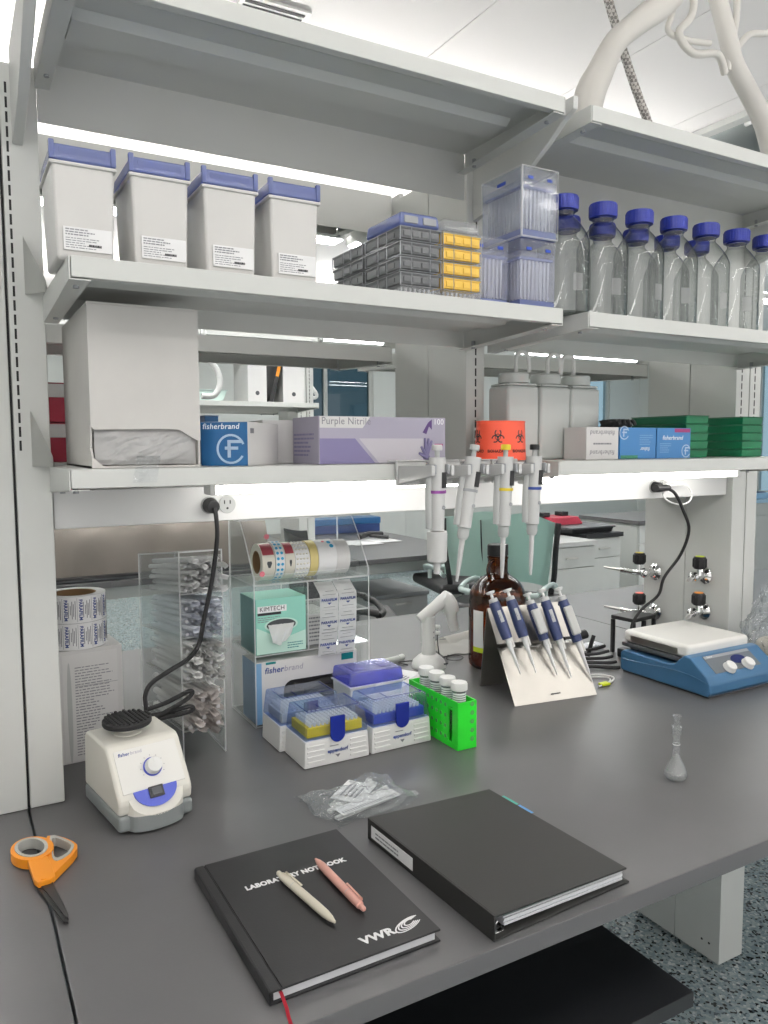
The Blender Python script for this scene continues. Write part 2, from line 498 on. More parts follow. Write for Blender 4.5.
def shelf(x0, x1, yf, z, label, group=None, back=False, dx=0., dy=0., bl=.034):
    """a folded steel shelf on two end brackets; yf is the front edge, the rear edge is at .68"""
    cx = (x0 + x1) / 2
    loc = (cx + dx, (.837) + dy, z)
    t = thing('metal_shelf', label, 'shelf', loc, 180 if back else 0, group)
    w = (x1 - x0) / 2; f = yf - .837; r = .6805 - .837; lip = .027
    p = MB()
    p.prism([(f, 0), (f, -lip), (f + .016, -lip), (f + .016, -lip + .0015), (f + .0018, -lip + .0015), (f + .0018, -.0018), (r - .0015, -.0018), (r - .0015, -bl), (r, -bl), (r, 0)], -w, w, 'x', .0006, 1)
    obj('shelf_pan', p, 'powder_white', t)
    m0 = f + .37 * (r - f)
    c = MB().prism([(m0, -.002), (m0 + .012, -.014), (m0 + .075, -.014), (m0 + .087, -.002)], -w + .03, w - .03, 'x')
    c.box(-w + .05, w - .22, m0 - .055, m0 - .052, -.0045, -.002)
    obj('stiffener_channel', c, 'powder_white', t)
    for s in (-1, 1):
        e = MB(); xo = s * (w + .0030); xi = s * (w + .0008)
        e.prism([(f + .001, 0), (f + .001, -lip - .003), (r, -.043), (r, .0), ], min(xo, xi), max(xo, xi), 'x', .0004, 1)
        # foot flange that carries the pan
        e.hexa([(xo, f + .001, -lip - .0035), (xo - s * .027, f + .001, -lip - .0035), (xo, r, -.0435), (xo - s * .022, r, -.0435),
                (xo, f + .001, -lip - .0020), (xo - s * .027, f + .001, -lip - .0020), (xo, r, -.042), (xo - s * .022, r, -.042)])
        obj('bracket', e, 'powder_white', t)
        # upturned tab flaring back to the upright
        g = MB(); n = 10
        def tab(u, v, s=s, xo=xo):
            y = (r - .06) + u * .06
            zt = .004 + .088 * (u ** 1.6)
            x = xo - s * .0001 + s * (-.001 if u < .35 else .026 * ((u - .35) / .65) ** 1.3)
            return (x, y, zt * v)
        g.grid(n, 4, tab); g.thick(.0015)
        if bl < .09: obj('bracket_tab', g, 'powder_white', t)
        else: g.bm.free()
        for yy in (f + .035, r - .05):
            sc = MB()
            sc.cyl((xo - s * .013, yy, -.034 - .012 * (yy - f) / (r - f)), (xo - s * .013, yy, -.028), .0042, seg=12)
            obj('screw', sc, 'mid_grey', t)
    return t

def rail(x0, x1, label, dx=0., dy=0.):
    cx = (x0 + x1) / 2
    t = thing('power_rail', label, 'power rail', (cx + dx, .837 + dy, 1.386), 0)
    obj('rail_body', MB().box(x0 - cx + .001, x1 - cx - .001, -.137, .137, 0, .066, .003), 'rail_white', t)
    return t

def lightbar(x0, x1, yc, z, label, dx=0., dy=0., group=None):
    cx = (x0 + x1) / 2; w = (x1 - x0) / 2
    t = thing('shelf_light', label, 'light', (cx + dx, yc + dy, z), 0, group)
    obj('diffuser', MB().box(-w, w, -.017, .017, -.019, -.004, .003), 'led', t)
    obj('light_housing', MB().box(-w, w, -.019, .019, -.0038, 0, .001), 'white_plastic', t)
    for s in (-1, 1): obj('end_cap', MB().box(min(s * w, s * (w + .012)), max(s * w, s * (w + .012)), -.019, .019, -.021, 0, .004), 'white_plastic', t)
    return t

XL, XM, XR = .0555, .888, .955
XE = 1.797
def island(dx, dy, far):
    nm = 'the far bench' if far else 'the near bench'
    if not far:
        worktop(-1.9, -.0025, 0, 1.672, 'dark grey worktop section left of the seam under the scissors')
        worktop(.0, 1.855, 0, 1.672, 'long dark grey lab worktop carrying the notebook, binder and hotplate')
        worktop(1.858, 3.7, 0, 1.672, 'dark grey worktop section beyond the service column with the gas taps')
    else:
        worktop(-1.9 + dx, -.0025 + dx, dy, dy + 1.45, 'far lab bench section under the brown dust cover')
        worktop(dx, 1.855 + dx, dy, dy + 1.45, 'far lab bench seen under the power rail, behind the amber bottle')
        worktop(1.858 + dx, 2.62, dy, dy + 1.45, 'far lab bench end section carrying the flat dark blue box')
    # uprights
    U = lambda a, b, z0, z1, s, l, arm=None, n='shelf_upright': upright(a + dx, b + dx, .683 + dy, .991 + dy, z0, z1, None if s is None else s + dx, l, n, None, None if not arm else (arm[0] + dx, arm[1] + dx))
    zb = BZ + .0005
    U(-.056, -.0025, zb, 2.13, None, 'white slotted shelf upright at far left edge, left of dark seam' if not far else 'far island shelf upright left of its seam')
    U(.0015, .056, zb, 2.13, .0105, 'white slotted upright with dark slots right of the seam beside vortex mixer' if not far else 'far island shelf upright right of its seam', (.017, .033))
    U(1.8, 1.8562, zb, 2.13, 1.823, 'white service column carrying the gas taps' if not far else 'slotted white upright of far island at end of shelf', (1.815, 1.84))
    U(1.8595, 1.906, zb, 2.13, 1.879, 'narrow slotted upright right of the gas tap column' if not far else 'second slotted upright of the far island, right of shelf end')
    m = upright(.897 + dx, .947 + dx, .683 + dy, .991 + dy, 1.4525, 2.13, .9225 + dx, 'slotted grey-white upright between the two shelf bays above the rail' if not far else 'middle upright of the far island shelving', 'shelf_upright', None, (.912 + dx, .924 + dx))
    # rail, shelves and their lights
    if not far:
        b = MB().box(-.0021, .0011, .690, .70, zb, 2.128); g_ = obj('seam_shade_strip', b, 'black_rubber'); u_ = [o for o in COL.objects if o.name.startswith('shelf_upright') and 'right of the seam' in o['label']][0]  # added dark strip that paints the shade in the gap between the uprights
        g_.parent = u_; g_.location = -Vector(u_.location)
    r = rail(.057, 1.7985, 'white power rail with sockets under the bottom shelf' if not far else 'white power rail of the far island', dx, dy)
    names = {'t': 'top', 'm': 'middle', 'b': 'bottom'}
    for back in (False, True):
        side = 'far side of ' + nm if back else 'near side of ' + nm
        for zk, z, yf in (('t', 2.141, .373), ('m', 1.772, .371), ('b', 1.494, .445)):
            for a, b, w in ((XL, XM, 'left'), (XR, XE, 'right')):
                what = {'tleft': 'empty-looking top shelf of left bay, white steel, seen from below', 'tright': 'white steel top shelf above the glass bottles',
                        'mleft': 'white steel shelf holding the blue-lidded tubs and tip racks', 'mright': 'white steel shelf holding row of blue-capped glass bottles',
                        'bleft': 'bottom shelf holding torn white carton and purple glove box', 'bright': 'bottom shelf holding white jugs and green racks'}[zk + w]
                if far or back: what = 'white steel %s shelf, %s bay, on %s' % (names[zk], w, side)
                shelf(a, b, yf, z, what, None, back, dx, dy, .096 if zk == 't' else .036)
    hh = 1.4625
    for back in (False, True):
        yc = .837 + (1 if back else -1) * .237
        lightbar(.305, .842, yc, hh, 'lit white strip light under left bottom shelf' if not (far or back) else 'strip light under left bottom shelf, %s of %s' % ('far side' if back else 'near side', nm), dx, dy)
        lightbar(1.0, 1.68, yc, hh, 'lit white strip light under right bottom shelf' if not (far or back) else 'strip light under right bottom shelf, %s of %s' % ('far side' if back else 'near side', nm), dx, dy)
    return r
RAIL = island(0, 0, False)
island(-.05, 2.95, True)
t = thing('back_panel', 'plain grey-white steel panel behind the row of glass bottles', 'panel', (1.373, .6745, 1.7725))
obj('panel_sheet', MB().box(-.415, .415, -.003, .003, 0, .318, .001), 'powder_white', t)
obj('panel_rim', MB().box(-.42, .42, -.008, .0, .0, .012, .001), 'powder_white', t)
# socket outlets are set into the rail
def socket(x, z, plate=True):
    lx = x - (.057 + 1.7985) / 2; lz = z - 1.386
    o = obj('socket', MB().cyl((lx, -.137, lz), (lx, -.1395, lz), .0165, seg=24, bev=.0008), 'pip_grey', RAIL)
    s = MB()
    s.box(lx - .0065, lx - .0045, -.1402, -.1388, lz + .001, lz + .008); s.box(lx + .0045, lx + .0065, -.1402, -.1388, lz + .001, lz + .008)
    s.cyl((lx, -.1388, lz - .007), (lx, -.1402, lz - .007), .0022, seg=10)
    obj('socket_slots', s, 'dark_slot', o)
for x in (.327, .361, 1.505, 1.539): socket(x, 1.417)

# lower table tucked under the bench
t = thing('low_table', 'low black-topped table with white legs tucked under the front of the bench', 'table', (.40, .30, 0))
obj('table_top', MB().box(-.60, .515, -.232, .27, .622, .648, .002), 'black_top', t)
for x in (-.54, .45):
    for y in (-.17, .21): obj('leg', MB().box(x - .02, x + .02, y - .02, y + .02, 0, .6215, .002), 'powder_white', t)
# pedestal below the service column
t = thing('bench_leg', 'white boxed bench leg standing on speckled floor below the service column', 'bench leg', (1.852, .837, 0))
obj('front_cover', MB().box(-.052, .052, -.160, -.001, .012, .79, .002), 'powder_white', t)
obj('rear_cover', MB().box(-.052, .052, .001, .160, .012, .79, .002), 'powder_white', t)
for y in (-.12, -.03, .05, .13):
    for x in (-.03, .03): obj('levelling_foot', MB().cyl((x, y, 0), (x, y, .0125), .012, seg=12), 'mid_grey', t)
for y in (-.125, -.10, .10, .125): obj('screw', MB().cyl((-.0528, y, .06), (-.051, y, .06), .0035, seg=10), 'dark_slot', t)

# ---------------------------------------------------------------- lamps of the room
def pendant(x, y, L, label):
    z = 2.535
    t = thing('pendant_light', label, 'pendant light', (x, y, z), 0, 'linear pendant lights')
    h = L / 2
    obj('lamp_body', MB().box(-h, h, -.055, .055, -.020, .020, .003), 'powder_white', t)
    obj('lower_diffuser', MB().box(-h + .01, h - .01, -.048, .048, -.026, -.0195, .001), 'lamp_far' if y > 1 else 'lamp_diffuser', t)
    obj('upper_diffuser', MB().box(-h + .01, h - .01, -.05, .05, .0195, .024, .001), 'lamp_up', t)
    for q in (-h + .15, h - .15): obj('hanger_wire', MB().cyl((q, 0, .02), (q, 0, RZ - z), .0015, seg=6), 'steel', t)
    return t
for x, y, L, w in ((-1.0, -1.0, 1.9, 'above the front aisle, out at left'), (1.0, -1.0, 1.9, 'above the front aisle, before the notebook'), (3.0, -1.0, 1.9, 'above the front aisle, out at right'),
                  (-1.3, 2.75, 1.9, 'over the far aisle, furthest left'), (.66, 2.75, 1.9, 'over the far aisle, showing between tubs and grey tip racks'), (2.62, 2.75, 1.9, 'over the far aisle, at right'), (4.6, 2.75, 1.9, 'over the far aisle, near the windows'),
                  (.6, 5.9, 1.9, 'at the back of the room, left'), (3.2, 5.9, 1.9, 'at the back of the room, middle'), (6.2, 5.9, 1.9, 'at the back of the room, right')):
    pendant(x, y, L, 'white linear pendant light ' + w)
# ================================================================ things on the middle shelf
Z2 = 1.7725; Z1 = 1.4945
clear('frame_clear', (.8, .82, .84), .15, 1.4, white=.45)
# ---- white tubs with blue lids
def tub():
    t = thing('storage_tub', 'white plastic tub with blue lid, first from the left upright', 'tub', (.079, .40, Z2), 0, 'white tubs with translucent blue lids')
    b = MB()
    b.frus((-.0365, .0365, .002, .112), (-.0395, .0395, 0, .115), 0, .124, .005, 3)
    obj('tub_body', b, 'tub_plastic', t)
    r = MB().box(-.0425, .0425, -.003, .1195, .1205, .1255, .002)
    obj('tub_rim', r, 'tub_plastic', t)
    l = MB()
    l.frus((-.0415, .0415, -.002, .1185), (-.0395, .0395, .000, .1165), .1257, .1475, .004, 3)
    lid = obj('lid', l, 'lid_navy', t)
    for sx in (-1, 1): obj('lid_corner', MB().box(sx * .0385 - .0035, sx * .0385 + .0035, -.0035, .004, .1262, .1505, .0015), 'lid_navy', lid)
    l = MB(); l.box(-.030, .030, -.0012, .0006, .131, .1425, .0005); obj('lid_ridge', l, 'lid_navy', lid)
    s = obj('label', MB().box(-.0275, .0335, -.0010, .0004, .0125, .0425), 'paper', t)
    r = random.Random(5)
    obj('printed_text', bars(-.025, .012, .031, .041, 3, -.0011, rnd=r), 'ink_grey', s)
    obj('fine_print', bars(-.025, .020, .0145, .0295, 5, -.0011, rnd=r, fill=.3, rag=.5), 'ink_grey', s)
    obj('hazard_marks', bars(.004, .020, .018, .022, 1, -.0011, rnd=r, fill=.8, rag=.1), 'ink', s)
    return t
T0 = tub()
for i, w in ((1, 'second from the left upright'), (2, 'third from the left upright'), (3, 'fourth from the left upright, nearest the grey tip racks')):
    dup(T0, (.079 + .1003 * i, .40, Z2), 0, 'white plastic tub with blue lid, ' + w)

# ---- stacked tip trays
def tray(name, deck, label, cat='tip rack', group=None):
    t = thing(name, label, cat, (0, 0, 0), 0, group)
    d = MB(); d.box(-.0382, .0382, .0015, .1205, .0040, .0222, .0015)
    d.box(-.0395, .0395, .0003, .1217, .0190, .0222, .001)
    for x in (-.026, -.009, .009, .026): d.box(x - .0065, x + .0065, -.0006, .0012, .0070, .0160, .0005)
    for y in (.03, .06, .09): 
        for q in (-1, 1): d.box(q * .0386 - .0008, q * .0386 + .0008, y - .010, y + .010, .0070, .0160, .0005)
    obj('tip_deck', d, deck, t)
    s = MB(); W = .0396
    for x in (-W, W): 
        s.box(x - .0006, x + .0006, -.0012, .1222, .0002, .0012); s.box(x - .0006, x + .0006, -.0012, .1222, .0215, .0228)
        for y in (-.0008, .045, .075, .1218): s.box(x - .0007, x + .0007, y - .0007, y + .0007, .0002, .0228)
    s.box(-W, W, -.0014, -.0004, .0002, .0014); s.box(-W, W, -.0014, -.0004, .0215, .0228)
    for x in (-.018, .018): s.box(x - .0006, x + .0006, -.0014, -.0004, .0014, .0215)
    obj('clear_frame', s, 'frame_clear', t)
    h = MB()
    for i in range(8):
        for j in range(12):
            h.box(-.0315 + .009 * i - .0026, -.0315 + .009 * i + .0026, .0115 + .009 * j - .0026, .0115 + .009 * j + .0026, .02225, .0228)
    obj('tip_holes', h, 'dark_grey' if deck == 'tray_grey' else 'tape_yellow', t)
    return t
def lid_on(t, m):
    l = MB()
    l.box(-.0385, .0385, .0015, .1205, .0272, .0395, .003); return obj('cover', l, m, t)
pos = ['topmost of the front grey stack, under the blue cover', 'second from top of the front grey stack', 'third from top of the front grey stack', 'lowest of the front grey stack']
G = tray('tip_rack', 'tray_grey', 'dark grey pipette tip rack, ' + pos[3], group='dark grey tip racks'); G.location = (.6055, .402, Z2 + .0155)
for k in range(1, 4):
    dup(G, (.6055, .402, Z2 + .0155 + .0245 * k), 0, 'dark grey pipette tip rack, ' + pos[3 - k])
c = thing('rack_cover', 'translucent blue cover on top of the front grey tip rack stack', 'cover', (.6055, .402, Z2 + .0155 + .0245 * 4))
l = MB(); l.frus((-.0395, .0395, .0005, .1215), (-.037, .037, .003, .119), .0002, .0225, .005, 3); obj('cover_shell', l, 'lid_navy', c)
l = MB()
for x in (-.018, .018): l.box(x - .013, x + .013, -.001, .003, .004, .016, .0015)
obj('cover_latch', l, 'mid_grey', c)
rp = ['topmost of the rear grey stack behind the blue-covered one', 'middle of the rear grey stack', 'second lowest of the rear grey stack', 'lowest of the rear grey stack']
for k in range(4):
    dup(G, (.6055, .535, Z2 + .0155 + .0245 * k), 0, 'dark grey pipette tip rack, ' + rp[3 - k])
yp = ['topmost', 'second from top', 'third from top', 'fourth from top', 'lowest']
Yt = tray('tip_rack', 'tray_yellow', 'yellow pipette tip rack, lowest of the yellow stack', group='yellow tip racks'); Yt.location = (.6895, .402, Z2 + .0155)
for k in range(1, 4):
    dup(Yt, (.6895, .402, Z2 + .0155 + .0245 * k), 0, 'yellow pipette tip rack, %s of the yellow stack' % ['', 'third from top', 'second from top', 'topmost'][k])
c = thing('rack_cover', 'clear plastic cover on top of the yellow tip rack stack', 'cover', (.6895, .402, Z2 + .0155 + .0245 * 4))
l = MB(); l.frus((-.0385, .0385, .0015, .1205), (-.037, .037, .003, .119), .0002, .022, .004, 3); obj('cover_shell', l, 'clear_plastic', c)
obj('cover_rim', MB().box(-.0395, .0395, .0005, .1215, -.0002, .002), 'clear_plastic', c)

def tipbase(x, y, label):
    t = thing('clear_riser', label, 'riser', (x, y, Z2), 0)
    b = MB(); W = .039
    b.box(-W, W, .0005, .0018, 0, .0150); b.box(-W, W, .1200, .1213, 0, .0150); b.box(-W, -W + .0013, .0019, .1199, 0, .0150); b.box(W - .0013, W, .0019, .1199, 0, .0150)
    obj('clear_wall', b, 'clear_plastic', t)
    p = MB()
    for i in range(8):
        for j in range(12):
            if 0 < i < 7 and 0 < j < 11: continue
            p.cyl((-.0315 + .009 * i, .0115 + .009 * j, .0005), (-.0315 + .009 * i, .0115 + .009 * j, .0148), .0010, .0024, 6, False)
    o = obj('pipette_tips', p, 'tip_white', t); o['kind'] = 'stuff'
for x, y, l in ((.6055, .402, 'clear base with pale tips under the front grey tip rack stack'), (.6055, .535, 'clear base with pale tips under the rear grey tip rack stack'), (.6895, .402, 'clear base with pale tips under the yellow tip rack stack')): tipbase(x, y, l)

# ---- tall clear tip boxes with blue bands
def tall_box(label):
    t = thing('tip_box', label, 'tip box', (0, 0, 0), 0, 'clear blue-banded pipette tip boxes')
    obj('box_base', MB().frus((-.041, .041, 0, .118), (-.0405, .0405, .0005, .1175), 0, .016, .002), 'lid_navy', t)
    s = MB(); W = .0405
    s.box(-W, W, .0005, .002, .0162, .101); s.box(-W, W, .116, .1175, .0162, .101)
    s.box(-W, -W + .0015, .0021, .1159, .0162, .101); s.box(W - .0015, W, .0021, .1159, .0162, .101)
    obj('clear_wall', s, 'clear_blue', t)
    obj('tip_deck', MB().box(-.038, .038, .003, .115, .088, .0925, .001), 'lid_navy', t)
    p = MB()
    for i in range(8):
        for j in range(12):
            if 1 < i < 6 and 1 < j < 10: continue
            x = -.0315 + .009 * i; y = .0095 + .009 * j
            p.cyl((x, y, .020), (x, y, .0875), .0008, .003, 6, False)
    o = obj('pipette_tips', p, 'tip_white', t); o['kind'] = 'stuff'
    l = MB(); l.box(-.042, .042, -.001, .119, .1012, .1235, .003)
    lid = obj('lid', l, 'clear_blue', t)
    k = MB()
    for x in (-.022, .022): k.box(x - .006, x + .006, -.002, -.0008, .103, .1085, .0005)
    obj('lid_latch', k, 'deck_blue', lid)
    k = MB(); k.box(-.0427, -.0418, .045, .07, .103, .109, .0003); obj('lid_tab', k, 'deck_blue', lid)
    return t
A = tall_box('clear blue-banded tip box at the right of the lower pair, supporting the upper one'); A.location = (.8565, .402, Z2)
dup(A, (.7655, .425, Z2), 0, 'clear blue-banded tip box standing right beside the yellow racks')
B = dup(A, (.8585, .402, Z2 + .1245), 0, 'clear tip box stacked on top, wrapped in glossy film, tallest of its cluster')
w = MB(); W = .0435
w.box(-W, W, -.003, .1205, .0005, .126, .003)
obj('film_wrap', w, 'acrylic', B)

# ---- glass bottles
def bottle():
    t = thing('glass_bottle', '', 'bottle', (0, 0, 0), 0, 'clear glass bottles with blue screw caps')
    R = .0505
    out = [(0, .002), (.030, .0005), (.044, .0005), (.0485, .003), (R, .008), (R, .135), (.0495, .146), (.045, .157), (.037, .170), (.029, .181), (.0225, .188), (.0198, .192), (.0198, .197), (.0216, .199), (.0216, .202), (.0195, .204), (.0195, .2285)]
    inn = [(.0165, .2285), (.0165, .192), (.0195, .186), (.026, .179), (.034, .168), (.042, .156), (.0465, .145), (.0477, .134), (.0477, .012), (.044, .0075), (.030, .006), (0, .0075)]
    obj('glass_body', MB().lathe(out, seg=40), 'thin_glass', t, 60)
    obj('glass_base', MB().lathe([(0, .0030), (.030, .0028), (.044, .0035), (.0475, .008), (.044, .0075), (.030, .006), (0, .0075)], seg=40), 'thin_glass', t, 60)
    c = MB(); n = 48
    c.lathe([(.0222, .2035), (.0270, .2035), (.0272, .2045), (.0272, .2275), (.0262, .2300), (0, .2302)], seg=n)
    cap = obj('screw_cap', c, 'cap_blue', t, 30)
    k = MB()
    for i in range(30):
        a = 2 * PI * i / 30; x, y = .0273 * math.cos(a), .0273 * math.sin(a)
        k.cyl((x, y, .2065), (x, y, .2268), .0008, seg=5)
    obj('cap_ribs', k, 'cap_blue', cap)
    pr = MB().lathe([(.0186, .2005), (.0215, .2005), (.0215, .2032), (.0186, .2032)], seg=32)
    obj('pouring_ring', pr, 'cap_blue', t)
    # enamel patch and fine scale printed on the glass
    def patch(u, v): a = -PI / 2 - .35 + u * .42; return (R * 1.004 * math.cos(a), R * 1.004 * math.sin(a), .045 + v * .032)
    g = MB().grid(8, 1, patch); obj('writing_patch', g, 'ink_pale_white', t)
    g = MB()
    for q in range(7):
        def ln(u, v, q=q): a = -PI / 2 + .25 + u * (.22 if q % 2 else .14); return (R * 1.004 * math.cos(a), R * 1.004 * math.sin(a), .035 + q * .013 + v * .0012)
        g.grid(4, 1, ln)
    obj('scale_marks', g, 'ink_pale_white', t)
    return t
clear('ink_pale_white', (.93, .93, .93), .4, 1.3, white=.35)
Bt = bottle()
ordn = ['first', 'second', 'third', 'fourth', 'fifth', 'sixth', 'seventh']
for i in range(7):
    x = .966 + .1013 * i; lab = 'front-row clear glass bottle with blue cap, %s from the clear tip boxes' % ordn[i]
    if i == 0: Bt.location = (x, .457, Z2); Bt['label'] = lab
    else: dup(Bt, (x, .4565 - .0008 * i, Z2), 17 * i % 40 - 20, lab)
for i in range(6):
    dup(Bt, (.9665 + .1013 * i, .5595, Z2), 23 * i % 50, 'back-row clear glass bottle behind the %s bottle of the front row' % ordn[i])

# ================================================================ things on the bottom shelf
# ---- torn white carton with plastic bag
t = thing('carton', 'tall worn white carton torn open at the lower front', 'carton', (.1675, .47, Z1), 0)
w, h, d = .080, .2350, .275
f = MB()
f.prism([(-w, h), (-w, .062), (-w + .004, .056), (-w + .035, .0565), (.020, .0575), (.047, .057), (.062, .048), (w - .004, .040), (w, .0405), (w, h)], 0, .003, 'y')
f.prism([(-w, .0), (-w, .018), (-w + .012, .006), (-w + .02, 0)], 0, .003, 'y')
obj('front_panel', f, 'card_worn', t)
s = MB()
s.prism([(.0032, .0), (.0032, .020), (.013, .030), (.006, .060), (.0032, .066), (.0032, h), (d, h), (d, 0)], -w, -w + .003, 'x')
s.box(w - .003, w, .0032, d, 0, h); s.box(-w, w, d - .003, d, .003, h); s.box(-w, w, .003, d, 0, .003)
obj('side_panel', s, 'card_worn', t)
s = MB(); s.box(-w, w, 0, d / 2, h + .0003, h + .003); s.box(-w, w, d / 2 + .001, d, h + .0003, h + .003)
obj('top_flap', s, 'card_worn', t)
def blob(w0, w1, y0, y1, z0, z1, amp, seed, nu=36, nv=14):
    """crumpled bag: a closed pillow with radial creases"""
    rr = random.Random(seed); ph = [(rr.uniform(3, 14), rr.uniform(3, 14), rr.uniform(0, 6)) for _ in range(7)]
    mb = MB()
    cx, cy, cz = (w0 + w1) / 2, (y0 + y1) / 2, (z0 + z1) / 2
    rows = []
    for j in range(nv + 1):
        la = -PI / 2 + PI * j / nv; row = []
        for i in range(nu):
            lo = 2 * PI * i / nu
            def se(v, p): return math.copysign(abs(v) ** p, v)
            x = se(math.cos(la), .5) * se(math.cos(lo), .5); y = se(math.cos(la), .5) * se(math.sin(lo), .5); z = se(math.sin(la), .5)
            n = sum(math.sin(a * x + b * z + c + 3 * y) for a, b, c in ph) / 7
            k = 1 + amp * n
            row.append(mb.bm.verts.new((cx + x * (w1 - w0) / 2 * k, cy + y * (y1 - y0) / 2 * k, max(z0, cz + z * (z1 - z0) / 2 * k))))
        rows.append(row)
    for A_, B_ in zip(rows, rows[1:]):
        for i in range(nu): mb.bm.faces.new((A_[i], A_[(i + 1) % nu], B_[(i + 1) % nu], B_[i]))
    mb.bm.faces.new(rows[0][::-1]); mb.bm.faces.new(rows[-1])
    return mb
t = thing('plastic_bag', 'crinkled translucent bag bulging from the torn white carton', 'bag', (.1675, .47, Z1 + .0035))
from mathutils import noise as mn
obj('bag_body', blob(-.0735, .0735, .012, .12, 0, .055, .04, 4), 'bag_milky', t, 80)
def front(u, v):
    x = -.0745 + .149 * u; z = .0012 + .0545 * v
    e = min(1, 5 * min(u, 1 - u)) * min(1, 4 * min(v + .12, 1 - v))
    p = Vector((x * 16 - z * 30, x * 7 + z * 9, 4.1))          # creases run aslant
    n = abs(mn.noise(p)) * .9 + abs(mn.noise(p * 2.3)) * .5 + abs(mn.noise(p * 5)) * .22
    return (x, .0095 - e * (.008 + .016 * min(1, n)), z)
g = MB().grid(110, 46, front); obj('bag_front', g, 'bag_milky', t, 22)
g = MB()
g.grid(6, 8, lambda u, v: (-.018 + u * .034 + v * -.012, -.006 - .0265 * math.sin(min(1.57, v * 2.4)) - .002 * math.sin(u * 9), .014 - .0285 * max(0, v - .55) / .45 - .010 * min(1, v / .55) - .0))
g.thick(.0008)
obj('bag_tail', g, 'bag_clear', t)

# ---- glove and reagent boxes
def f_logo(mb, cx, cz, r, y, t=.0003):
    mb.prism(ring2(cx, cz, r, r * .16, math.radians(20), math.radians(330)), y - t, y, 'y')
    q = r * .16
    mb.box(cx - .25 * r, cx - .25 * r + q * 1.5, y - t, y, cz - .62 * r, cz + .45 * r)
    mb.box(cx - .25 * r, cx + .85 * r, y - t, y, cz + .42 * r, cz + .42 * r + q * 1.4)
    mb.box(cx - .45 * r, cx + .55 * r, y - t, y, cz - .05 * r, cz - .05 * r + q * 1.4)
t = thing('glove_box', 'blue and white carton with round F emblem, right beside torn white carton', 'carton', (.2585, .507, Z1), -38)
obj('box_body', MB().box(0, .078, 0, .165, 0, .070, .001), 'card_white', t)
p = obj('blue_end_panel', MB().box(.0005, .0775, -.0008, .0, .0005, .0695), 'print_blue', t)
txt('lettering', 'fisherbrand', .0125, 'ink_white', p, (.0035, -.0010, .0625), FACE_F, align='LEFT', shear=.15, bold=.00012)
g = MB(); f_logo(g, .050, .027, .022, -.0008); obj('emblem', g, 'ink_pale', p)
b = MB().box(.0775, .0784, .012, .03, .052, .060); obj('printed_mark', b, 'ink_grey', t)
t = thing('small_box', 'small dark blue box peeking over the blue and white carton', 'box', (.305, .60, Z1), 0)
obj('box_body', MB().box(-.012, .012, 0, .05, 0, .083, .001), 'print_blue', t)
obj('box_lid', MB().box(-.0125, .0125, -.0005, .0505, .0832, .0845, .0003), 'print_blue', t)
t = thing('carton', 'plain grey-white carton with printed lines, behind the purple glove box', 'carton', (.4385, .6035, Z1), 0)
obj('box_body', MB().box(-.040, .040, 0, .072, 0, .078, .001), 'card_white', t)
obj('printed_text', bars(-.038, -.012, .02, .07, 9, -.0003), 'ink_grey', t)
t = thing('glove_box', 'purple and white nitrile glove box lying on bottom shelf', 'carton', (.583, .485, Z1), 0)
w = .128
obj('box_body', MB().box(-w, w, 0, .115, 0, .082, .001), 'print_lilac', t)
p = MB(); y = -.0004
p.prism([(-w + .001, .0815), (-w + .001, .062), (-.045, .062), (-.030, .0815)], y, 0, 'y')
o = obj('title_panel', p, 'card_white', t)
txt('lettering', 'Purple Nitrile', .0175, 'ink_grey', o, (-w + .004, y - .0002, .0735), FACE_F, align='LEFT', xs=.92)
o = obj('grey_band', MB().prism([(-w + .001, .0615), (-.0455, .0615), (-.030, .081), (w - .001, .081), (w - .001, .0455), (-w + .001, .045)], y + .0002, 0, 'y'), 'print_lilac', t)
obj('purple_band', MB().prism([(-w + .001, .044), (-.060, .044), (-.020, .0008), (-w + .001, .0008)], y, 0, 'y'), 'print_purple', t)
obj('pale_field', MB().prism([(-.052, .044), (.08, .044), (.08, .0008), (-.012, .0008)], y + .0002, 0, 'y'), 'print_pale', t)
g = MB()
for k, (x, z) in enumerate(((.075, .030), (.083, .045), (.091, .044), (.098, .04), (.07, .018))):
    g.tube([(.086, y, .010), ((.086 + x) / 2, y - .0002, (.01 + z) / 2), (x, y, z)], lambda s: .0042 - .002 * s, 6, 3)
g.ell((.086, y + .001, .010), .009, .0015, .008)
obj('glove_picture', g, 'print_purple', t)
g = MB().prism([(.078, .055), (.090, .073), (.098, .079), (.098, .060), (.092, .066), (.086, .052)], y, 0, 'y'); obj('dark_emblem', g, 'print_purple_dark', t)
txt('count_number', '100', .0145, 'ink_white', t, (.1125, y - .0003, .074), FACE_F)
obj('red_mark', MB().box(.104, .122, y, 0, .030, .0345), 'print_magenta', t)
p = MB().box(-w - .0006, -w, .002, .113, .001, .081); e = obj('end_panel', p, 'print_lilac', t)
b = bars(-.05, .045, .012, .055, 6); b.xf(Matrix.Translation((-w - .0006, .057, 0)) @ Matrix.Rotation(-PI / 2, 4, 'Z')); obj('printed_text', b, 'print_purple', e)

